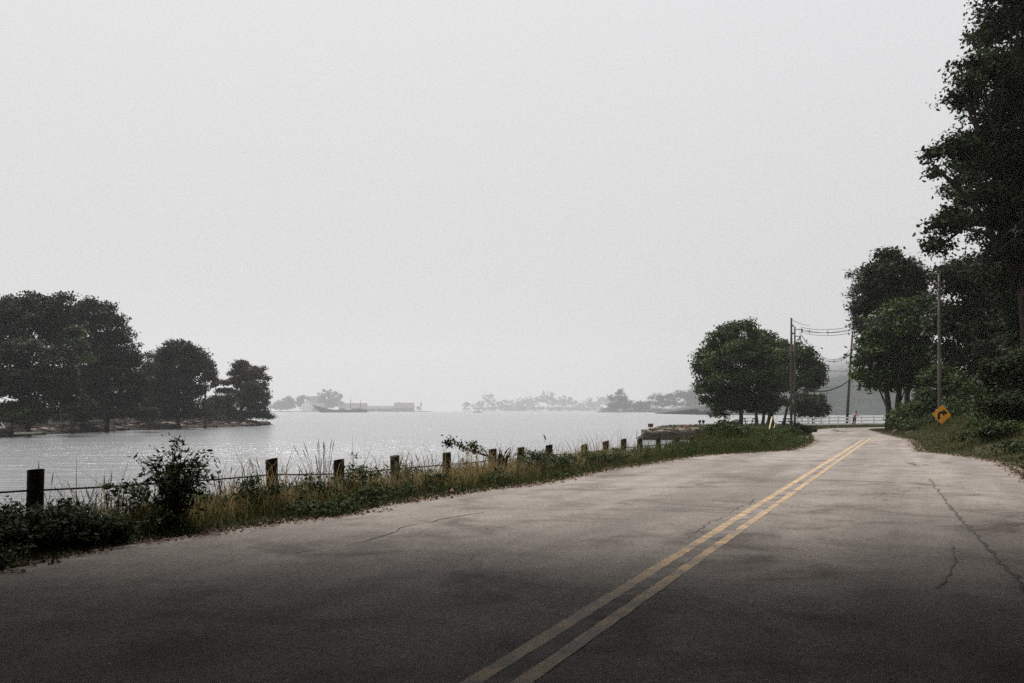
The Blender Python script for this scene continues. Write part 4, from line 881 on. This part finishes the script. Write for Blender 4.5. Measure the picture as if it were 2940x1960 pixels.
def sub_skin(name, keys, m, grow, rootk):
    ks = [k for k in names if k in keys]; E_ = [(ks.index(a), ks.index(b)) for a, b in ed if a in ks and b in ks]
    return skinned(name, [J[k] for k in ks], E_, [rad[k] + grow for k in ks], m, per, ks.index(rootk))
sub_skin('body', names, M['skin'], 0.0, 'hip')
sub_skin('shirt', ['waist', 'chest', 'shl', 'ell', 'shr', 'elr'], M['shirt'], 0.018, 'chest')
sub_skin('trousers', ['hip', 'hl', 'kl', 'al', 'hr', 'kr', 'ar'], M['trousers'], 0.016, 'hip')
rockmesh(MB(), pb + Vector((0.21, -0.06, 1.475)), (0.095, 0.10, 0.085), random.Random(2)).build('hair', M['hair'], per)

# ------------------------------------------------------------------ the wooded island on the left
ISLE = [(-50, 90), (-51, 104), (-52.5, 118), (-51.5, 130), (-50, 142), (-46, 158), (-44, 172), (-45.5, 190), (-49, 196), (-62, 200), (-100, 196), (-150, 160), (-160, 90), (-110, 50), (-75, 55), (-58, 75)]
ix = np.arange(-170, -38, 1.5); iy = np.arange(40, 206, 1.5); IX, IY = np.meshgrid(ix, iy); X, Y_ = IX.ravel(), IY.ravel()
s = seg_dist(X, Y_, ISLE, True); s = np.where(inside(X, Y_, ISLE), s, -s) + 0.7 * vnoise(X * 0.8, Y_ * 0.8, 4)
hz = ZW + np.where(s > 0, np.minimum(0.24 * s, 0.55 + 0.07 * s), 0.4 * s) + 0.18 * vnoise(X * 1.7, Y_ * 1.7, 9); hz = np.clip(hz, ZW - 1.2, ZW + 4)
idx = np.arange(len(X)).reshape(len(iy), len(ix)); Q = np.stack([idx[:-1, :-1], idx[:-1, 1:], idx[1:, 1:], idx[1:, :-1]], -1).reshape(-1, 4)
isle = fastmesh('island_ground', np.stack([X, Y_, hz], 1), Q, None, M['shoreland']); isle.data.shade_smooth()
tag(isle, 'dark earth of the wooded island across the water', None, None, 'structure')
def iz(x, y):
    s = float(seg_dist(np.array([x]), np.array([y]), ISLE, True)[0]) * (1 if inside(np.array([x]), np.array([y]), ISLE)[0] else -1); return ZW + (min(0.24 * s, 0.55 + 0.07 * s) if s > 0 else 0.4 * s)
def ib(px, Y): x = (px - CX) / F * Y; return (x, Y, iz(x, Y))
ri = random.Random(8); ishore = [Vector(p) for p in resample(ISLE[:8], 0.9)]
for k in range(150):
    p = ri.choice(ishore) + Vector((-ri.uniform(0.2, 3.6), ri.uniform(-1.5, 1.5))); zz = iz(p.x, p.y); pale = ri.random() < (0.75 if p.y < 122 else 0.4) and zz > ZW + 0.25
    sz = ri.uniform(0.2, 0.62) if pale else ri.uniform(0.3, 0.9)
    rockmesh(MB(), (p.x, p.y, zz + sz * 0.1), (sz, sz, sz * ri.uniform(0.3, 0.6)), ri, 1).build('stone', M['rock' if pale else 'rockdark'], isle)
dw = thing('driftwood', 'bleached forked driftwood log on the island shore', 'driftwood', ib(6, 100)); c = P(6, 1228, 99)
MB().tube([P(-15, 1229, 99), P(0, 1227, 99), P(14, 1228, 99)], [0.12, 0.14, 0.07], 6).tube([P(2, 1213, 99), P(8, 1220, 99), P(13, 1227, 99)], [0.05, 0.09, 0.1], 6).build('log', M['drift'], dw)
dw = thing('driftwood', 'long straight grey log stranded at the island waterline', 'driftwood', P(80, 1243, 101)); MB().tube([P(40, 1244, 101), P(80, 1243, 101.5), P(120, 1241, 102)], [0.12, 0.13, 0.08], 6).build('log', M['drift'], dw)
L = []
for p in ishore[6:]:
    for k in range(2):
        q = p + Vector((-ri.uniform(2.6, 9.5), ri.uniform(-.5, .5))); L.append((q.x, q.y, iz(q.x, q.y) + 0.7, ri.uniform(0.8, 1.7), ri.uniform(0.8, 1.7), ri.uniform(0.5, 1.7)))
leafstuff('island_scrub', L, 38000, 0.29, 'leaf_shore', 'low dark scrub covering the island bank above the rocks', 317, 0.4, 20)
def itree(name, label, Y, lobs, seed, n, leaf=0.36, material='leaf_shore', bx=None, tr=0.22, clump=0.75, shell=0.4, cat='tree', stems=None, per=26):
    L = [PL(px, py, Y, rx, ry, None, dy) for (px, py, rx, ry, dy) in lobs]; cx = bx if bx is not None else float(np.mean([q[0] for q in lobs]))
    tree(name, label, ib(cx, Y), L, leaf, n, material, tr, seed, cat, 'trees on the island', clump=clump, per=per, shell=shell, stems=stems)
itree('island_tree', 'tall loose-crowned island tree, the highest of them', 112, [(110,880,40,38,0),(60,900,55,45,0),(20,930,45,50,0),(150,920,40,42,0),(180,868,22,22,0),(100,950,70,60,0),(30,990,60,60,0),(160,980,45,50,0),(-40,960,60,70,2),(-60,1060,80,90,2),(190,900,22,30,0)], 301, 34000, 0.33, clump=0.85, shell=0.5, tr=0.3, per=46)
itree('island_tree', 'big dark round-topped island tree right of the highest one', 126, [(265,910,62,38,0),(310,945,60,50,0),(230,960,55,60,0),(350,1000,45,55,0),(290,1020,80,60,0),(370,1060,45,55,0),(250,1080,80,60,0),(330,1110,80,60,0),(400,1120,35,55,0),(290,1165,90,40,0),(215,915,35,35,0),(250,1130,70,45,2),(330,1060,60,50,2),(390,1170,50,35,2)], 302, 38000, 0.36, 'leaf_shore', tr=0.3)
itree('island_tree', 'low spreading lighter island tree in front at the frame edge', 104, [(90,1025,75,45,0),(30,1050,60,50,0),(160,1050,60,50,0),(190,1110,50,55,0),(90,1110,90,60,0),(20,1130,70,55,0),(150,1165,85,40,0),(60,1180,70,35,0),(-40,1100,60,70,0)], 303, 33000, 0.30, 'leaf_shore', clump=0.6)
itree('island_tree', 'island tree with yellowish leaf tips in the gap behind the lower one', 116, [(205,960,35,22,0),(220,1000,38,30,0),(190,1020,35,35,0),(235,1040,30,35,0)], 304, 7000, 0.3, 'leaf', clump=0.5)
itree('island_tree', 'compact dome-shaped island tree standing in the middle', 146, [(512,1005,40,22,0),(480,1035,36,34,0),(540,1030,36,36,0),(510,1060,60,45,0),(475,1090,34,50,0),(555,1090,36,50,0),(515,1125,65,50,0),(565,1140,26,45,0),(470,1150,40,40,0),(520,1170,70,30,0)], 305, 27000, 0.36, 'leaf_shore', tr=0.26)
itree('island_tree', 'small tree filling the gap before the dome-shaped island tree', 142, [(425,1060,22,22,0),(430,1090,25,35,0),(415,1130,35,45,0),(440,1165,35,30,0)], 306, 8000, 0.34)
itree('island_tree', 'brown-tinged narrow tree peeking out behind the dome-shaped one', 152, [(578,1030,14,16,0),(590,1055,16,26,0),(598,1085,14,30,0)], 307, 4500, 0.34, 'leaf_brown')
itree('island_tree', 'dead reddish sapling between the two large island trees', 150, [(425,1025,14,10,0),(432,1040,12,12,0)], 308, 500, 0.22, 'leaf_brown', clump=0.4, shell=0.1, per=10)
pst = [(ib(698, 182), P(700, 1060, 182))]
itree('pine_tree', 'flat-topped umbrella pine near the island tip', 182, [(700,1052,30,13,0),(680,1072,28,14,0),(730,1066,28,16,0),(745,1085,24,18,0),(700,1092,36,16,0),(660,1102,26,10,0),(757,1118,18,20,0),(720,1115,40,18,0),(762,1140,14,20,0),(650,1122,20,7,0),(765,1160,12,14,0),(670,1128,22,6,0)], 309, 17000, 0.34, 'leaf_brown', bx=698, stems=pst, clump=0.6, shell=0.3)
itree('pine_tree', 'thin bare-trunked pine left of the umbrella pine', 178, [(612,1092,15,8,0),(622,1104,12,6,0),(608,1112,8,5,0)], 310, 1500, 0.28, 'leaf_brown', bx=619, stems=[(ib(619, 178), P(620, 1085, 178))], tr=0.16, clump=0.4, shell=0.2)
itree('island_bush', 'bright green bush in front of the umbrella pine', 176, [(722,1115,20,18,0),(700,1145,30,26,0),(735,1145,22,28,0),(715,1170,38,22,0)], 311, 9000, 0.34, 'leaf_shore', cat='bush', tr=0.1)
itree('island_bush', 'rounded bush between the dome tree and the pines', 170, [(612,1165,26,22,0),(650,1160,26,24,0),(630,1180,40,16,0)], 312, 8000, 0.34, 'leaf_shore', cat='bush', tr=0.1)
itree('island_bush', 'low scrub trailing down to the island tip', 180, [(745,1190,25,8,0),(700,1195,35,9,0),(765,1198,20,5,0),(660,1192,28,10,0)], 313, 6000, 0.3, 'leaf_shore', cat='bush', tr=0.06)
itree('island_bush', 'grassy green scrub sloping to the shore at the frame edge', 102, [(15,1195,50,26,0),(60,1200,50,24,0),(90,1212,35,15,0),(-20,1190,40,36,0)], 314, 9000, 0.22, 'weed', cat='bush', tr=0.06, clump=0.45)
itree('island_bush', 'scrub on the shore under the big round-topped tree', 124, [(240,1180,50,20,0),(290,1190,40,15,0),(360,1190,60,18,0),(420,1190,45,16,0)], 315, 14000, 0.28, 'leaf_shore', cat='bush', tr=0.06, clump=0.5)
itree('island_bush', 'scrub on the shore under the dome-shaped tree', 146, [(480,1195,40,12,0),(540,1192,50,14,0),(590,1188,30,12,0)], 316, 6000, 0.28, 'leaf_shore', cat='bush', tr=0.06, clump=0.5)

# ------------------------------------------------------------------ the misty far shore
def shore(name, label, px0, px1, Y, depth, h, seed):
    xa, xb = (px0 - CX) / F * Y, (px1 - CX) / F * Y; gx = np.linspace(xa - 6, xb + 6, 70); gy = np.linspace(Y - 4, Y + depth, 14); A_, B_ = np.meshgrid(gx, gy)
    e = np.minimum(np.minimum(A_ - gx[0], gx[-1] - A_) / 8, np.minimum(B_ - gy[0], (gy[-1] - B_)) / 4); zz = ZW - 0.8 + np.minimum(e, 1) * (h + 0.8) + 0.35 * vnoise(A_ * 0.3, B_ * 0.3, seed)
    idx = np.arange(A_.size).reshape(A_.shape); Q = np.stack([idx[:-1, :-1], idx[:-1, 1:], idx[1:, 1:], idx[1:, :-1]], -1).reshape(-1, 4)
    return tag(fastmesh(name, np.stack([A_.ravel(), B_.ravel(), zz.ravel()], 1), Q, None, M['shoreland']), label, None, None, 'structure')
YT = 2100.0
shore('far_shore', 'low dark shore under the misty harbour buildings', 776, 1232, YT, 90, 1.2, 1)
shore('far_shore', 'low misty shore under the pale houses beyond the quay', 1735, 2110, 1495, 120, 1.5, 2)
shore('far_shore', 'faint low shore across the open water', 1325, 1760, 3150, 250, 1.5, 3)
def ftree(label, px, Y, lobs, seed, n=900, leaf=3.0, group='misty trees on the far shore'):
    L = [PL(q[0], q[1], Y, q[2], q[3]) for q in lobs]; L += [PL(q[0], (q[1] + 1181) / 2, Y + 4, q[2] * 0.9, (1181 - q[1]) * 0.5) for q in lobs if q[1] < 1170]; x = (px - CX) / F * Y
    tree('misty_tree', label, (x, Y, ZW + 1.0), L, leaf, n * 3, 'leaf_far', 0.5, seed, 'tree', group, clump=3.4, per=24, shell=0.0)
ftree('big misty tree, tallest among the harbour buildings', 945, YT + 40, [(945,1130,24,12),(925,1142,18,16),(965,1145,18,16),(945,1155,32,20)], 401, 1800)
ftree('misty tree at the island tip end of the harbour', 832, YT + 20, [(828,1148,14,9),(838,1156,10,12)], 402)
ftree('low grey misty trees beside the island tip', 800, YT + 20, [(790,1166,18,12),(812,1164,18,12),(835,1170,15,8)], 403, 900)
ftree('misty tree just left of the white harbour house', 862, YT + 45, [(865,1142,12,8),(858,1156,8,14)], 404, 700)
ftree('tiny dark tree beside the lighthouse', 1201, YT + 6, [(1201,1174,6,7)], 405, 160, 1.2)
ftree('pale small tree alone on the faint far shore', 1340, 3170, [(1340,1163,11,8)], 406, 400)
ftree('faint tree behind the white motorboat', 1375, 3180, [(1372,1165,18,12),(1385,1158,10,8)], 407, 600)
ftree('darkest misty tree beyond the quay, left of the pale houses', 1785, 1520, [(1780,1128,14,10),(1775,1145,26,18),(1800,1160,30,16),(1770,1168,30,12)], 408, 2600, 1.9)
ftree('misty tree among the pale far houses', 1860, 1515, [(1855,1162,26,12),(1840,1168,22,10)], 409, 1200, 1.9)
ftree('wide misty tree group above the pale far houses', 1930, 1560, [(1900,1150,35,16),(1950,1140,40,20),(1990,1150,35,24)], 410, 2800, 2.0)
ftree('misty trees fading behind the round maple', 2040, 1550, [(2010,1130,40,26),(2060,1140,45,30),(2100,1150,40,28)], 411, 2600, 2.0)
ftree('misty low trees at the waterline beyond the quay', 1830, 1502, [(1760,1178,30,8),(1830,1180,40,6),(1900,1180,40,7),(1970,1180,40,7)], 412, 1500, 1.6)
rf = np.random.default_rng(44); L = []
for px in np.arange(1400, 1760, 9): L.append(PL(px, 1160 + 9 * math.sin(px * 0.031) + rf.uniform(-8, 10), 3200 + rf.uniform(0, 150), rf.uniform(14, 26), rf.uniform(11, 20)))
L += [PL(px, 1176, 3200, 16, 8) for px in np.arange(1395, 1760, 10)]
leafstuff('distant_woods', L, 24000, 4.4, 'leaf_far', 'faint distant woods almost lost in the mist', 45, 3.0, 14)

def house(name, label, px0, px1, pye, pyr, pyb, Y, dep, wall, nwin=3, ridge='x', chim=False, roofm='roof', cat='house'):
    xa, xb = (px0 - CX) / F * Y, (px1 - CX) / F * Y; ze = P(0, pye, Y).z; zr = P(0, pyr, Y).z; zb = min(P(0, pyb, Y).z, ZW + 0.9) - 0.5
    root = thing(name, label, cat, ((xa + xb) / 2, Y, zb)); w = MB(); y0, y1 = Y, Y + dep; xm, ym = (xa + xb) / 2, (y0 + y1) / 2
    w.box((xm, ym, (zb + ze) / 2), (xb - xa, dep, ze - zb))
    if ridge == 'x': w.add([(xa, y0, ze), (xa, y1, ze), (xa, ym, zr), (xb, y0, ze), (xb, y1, ze), (xb, ym, zr)], [(0, 1, 2), (4, 3, 5)])
    else: w.add([(xa, y0, ze), (xb, y0, ze), (xm, y0, zr), (xa, y1, ze), (xb, y1, ze), (xm, y1, zr)], [(0, 1, 2), (4, 3, 5)])
    w.build('wall', M[wall], root); r = MB(); o = 0.4
    if ridge == 'x': r.add([(xa - o, y0 - o, ze - .1), (xb + o, y0 - o, ze - .1), (xb + o, ym, zr + .15), (xa - o, ym, zr + .15), (xa - o, y1 + o, ze - .1), (xb + o, y1 + o, ze - .1)], [(0, 1, 2, 3), (3, 2, 5, 4)])
    else: r.add([(xa - o, y0 - o, ze - .1), (xm, y0 - o, zr + .15), (xb + o, y0 - o, ze - .1), (xa - o, y1 + o, ze - .1), (xm, y1 + o, zr + .15), (xb + o, y1 + o, ze - .1)], [(0, 1, 4, 3), (1, 2, 5, 4)])
    rf_ = r.build('roof', M[roofm], root); mo = rf_.modifiers.new('thick', 'SOLIDIFY'); mo.thickness = 0.25
    if chim: MB().box((xm - (xb - xa) * .25, ym, zr + 0.6), (1.2, 1.2, 2.4)).build('chimney', M['housegrey'], rf_)
    hh = ze - zb
    for k in range(nwin):
        x = xa + (xb - xa) * (k + 0.5) / nwin; wd = MB().box((x, y0 - 0.05, zb + hh * 0.62), (min(1.4, (xb - xa) / nwin * 0.5), 0.1, min(1.7, hh * 0.4))).build('window', M['glass'], root)
    return root
house('harbour_house', 'white gabled harbour house', 866, 898, 1160, 1149, 1177, YT + 15, 18, 'housewhite', 3, 'y')
house('harbour_house', 'large pinkish-roofed house behind the white one', 878, 932, 1160, 1137, 1177, YT + 50, 20, 'housewhite', 4, 'x')
house('shed', 'grey gabled shed between the white house and the big misty tree', 901, 930, 1166, 1156, 1180, YT + 8, 14, 'housegrey', 2, 'x', cat='shed')
house('shed', 'long flat reddish-roofed shed behind the moored ship', 972, 1052, 1172, 1157, 1182, YT + 30, 18, 'redcabin', 6, 'x', cat='shed')
house('shed', 'long low grey wharf shed right of the moored ship', 1052, 1128, 1173, 1165, 1183, YT + 20, 16, 'housegrey', 7, 'x', cat='shed')
house('shed', 'grey wharf shed with a chimney near the lighthouse', 1131, 1187, 1171, 1156, 1184, YT + 6, 20, 'housegrey', 5, 'x', True, cat='shed')
house('cottage', 'pale cottage gable uphill among the far trees', 1822, 1840, 1158, 1151, 1166, 1525, 12, 'housewhite', 2, 'y')
house('cottage', 'tall narrow pale house by the far waterline', 1868, 1884, 1166, 1160, 1184, 1502, 12, 'housewhite', 2, 'y')
house('cottage', 'long low white building at the far waterline', 1888, 1916, 1176, 1172, 1184, 1501, 10, 'housewhite', 4, 'x')
house('cottage', 'white cottage with a peaked gable right of the long low building', 1926, 1952, 1175, 1166, 1184, 1500, 12, 'housewhite', 3, 'y')
house('cottage', 'smallest pale cottage at the right of the far waterline row', 1962, 1976, 1178, 1173, 1184, 1502, 10, 'housewhite', 1, 'x')
# moored ship
ship = thing('moored_ship', 'dark-hulled two-masted ship moored at the harbour', 'ship', P(1000, 1184, 1350.0)); hull = MB(); NS = 14; YS = 1350.0
for i in range(NS + 1):
    u = i / NS; px = 896 + (1054 - 896) * u; sheer = 1176 - 15 * max(0, 1 - u / 0.42) ** 1.4 - 1.5 * max(0, (u - .8) / .2); bw = 4.2 * (math.sin(math.pi * min(1, 0.04 + u * 0.62)) ** 0.7)
    top = P(px, sheer, YS); wl0 = P(px + 26 * max(0, 1 - u / 0.3), 1185.0, YS)
    for (yy, k) in ((-1, 0), (-0.8, 1), (0, 2), (0.8, 1), (1, 0)):
        c = (top, top.lerp(wl0, 0.6), wl0 - Vector((0, 0, 0.3)))[k]; hull.v.append((c.x, YS + yy * bw * (1, 0.9, 0.5)[k] if k < 2 else YS, c.z))
for i in range(NS):
    for k in range(4): hull.f.append((i * 5 + k, i * 5 + k + 1, i * 5 + k + 6, i * 5 + k + 5))
    hull.f.append((i * 5 + 4, i * 5, i * 5 + 5, i * 5 + 9))
hull.f.append((0, 1, 2, 3, 4)); hull.f.append(tuple(NS * 5 + k for k in (4, 3, 2, 1, 0)))
hull.build('hull', M['hull'], ship)
for px, py, r in ((1007, 1142, 0.45), (1035, 1147, 0.4)): MB().tube([P(px, 1178, YS), P(px, py, YS)], [r, r * 0.6], 6).build('mast', M['bark'], ship)
MB().tube([P(900, 1162, YS), P(878, 1154, YS)], [0.4, 0.2], 6).build('bowsprit', M['bark'], ship)
for px0, px1, mt in ((976, 990, 'redcabin'), (992, 1008, 'housewhite'), (1012, 1034, 'redcabin')):
    a = P(px0, 1178, YS); b = P(px1, 1172, YS); MB().box((a + b) / 2, (b.x - a.x, 3, abs(b.z - a.z))).build('cabin', M[mt], ship)
# lighthouse
lx = P(1208, 1184, YT + 3); lh = thing('lighthouse', 'small white lighthouse with a dark lantern at the harbour point', 'lighthouse', lx)
MB().tube([P(1207, 1184, YT + 3), P(1209, 1163, YT + 3)], [2.9, 1.6], 12).build('tower', M['housewhite'], lh)
MB().tube([P(1209, 1163, YT + 3), P(1209, 1162, YT + 3)], [2.4, 2.4], 12).build('gallery', M['housegrey'], lh); MB().tube([P(1209, 1162, YT + 3), P(1209, 1157, YT + 3), P(1209, 1152, YT + 3)], [1.3, 1.3, 0.1], 10).build('lantern', M['hull'], lh)
def boat(label, px, Y, L, h, mt):
    c = Vector(((px - CX) / F * Y, Y, ZW)); root = thing('motorboat', label, 'boat', c); b = MB(); n = 8
    for i in range(n + 1):
        u = i / n; w = L * 0.16 * math.sin(math.pi * min(1, .12 + .62 * u)) ** .8; x = c.x + (u - .5) * L; b.v += [(x, Y - w, c.z + h * (1.25 - .3 * u)), (x, Y - w * .6, c.z - .2), (x, Y + w * .6, c.z - .2), (x, Y + w, c.z + h * (1.25 - .3 * u))]
    for i in range(n):
        for k in range(4): b.f.append((i * 4 + k, i * 4 + (k + 1) % 4, i * 4 + 4 + (k + 1) % 4, i * 4 + 4 + k))
    b.f += [(0, 1, 2, 3), tuple(n * 4 + k for k in (3, 2, 1, 0))]; b.build('hull', M[mt], root)
    MB().box((c.x + L * .05, Y, c.z + h * 1.7), (L * .32, L * .18, h * 1.3)).build('cabin', M['housewhite'], root); MB().box((c.x + L * .05, Y - L * .095, c.z + h * 1.9), (L * .26, 0.05, h * .4)).build('window', M['glass'], root)
boat('white motorboat crossing the open water', 1372, 1180, 11, 1.3, 'housewhite')
boat('small white boat moored right of the ship', 1080, YT - 10, 8, 1.3, 'housewhite')

# wooded hill across the water at the right
hx = np.concatenate([np.linspace(120, 700, 130), np.linspace(710, 1500, 50), np.linspace(1520, 4500, 60)]); hy = np.concatenate([np.linspace(575, 1000, 70), np.linspace(1010, 2000, 55), np.linspace(2020, 4600, 40)]); A_, B_ = np.meshgrid(hx, hy)
az = A_ / B_; edge = sm(0.13, 0.36, az); slope = 14 * sm(582, 660, B_) + 215 * np.clip((B_ - 620) / 3600, 0, 1.1) ** 1.15
bump = 4.5 * np.abs(vnoise(A_ * 0.11, B_ * 0.11, 3)) + 3.0 * np.abs(vnoise(A_ * 0.27, B_ * 0.23, 6)) + 7 * vnoise(A_ * 0.012, B_ * 0.01, 2)
zz = np.where(B_ < 580, ZW - 1.0, ZW + 1.0 + (slope + bump * sm(580, 600, B_)) * edge - 2.5 * (1 - sm(0.12, 0.17, az)))
idx = np.arange(A_.size).reshape(A_.shape); Q = np.stack([idx[:-1, :-1], idx[:-1, 1:], idx[1:, 1:], idx[1:, :-1]], -1).reshape(-1, 4)
tag(fastmesh('hills', np.stack([A_.ravel(), B_.ravel(), zz.ravel()], 1), Q, None, M['hill']), 'wooded hill fading up into the mist across the water', None, None, 'structure')

# ------------------------------------------------------------------ the air
hm, nt, out = mat('haze'); pv = node(nt, 'ShaderNodeVolumePrincipled'); pv.inputs['Color'].default_value = (0.76, 0.77, 0.79, 1)
pv.inputs['Density'].default_value = 0.00031; pv.inputs['Anisotropy'].default_value = 0.15; nt.links.new(pv.outputs[0], out.inputs['Volume'])
HT = 300.0; hb = MB().box((0, 1550, (HT - 3.6) / 2), (10100, 7000, HT + 3.6)); tag(hb.build('haze', hm), 'pale sea mist over the water and far shore', None, None, 'stuff')
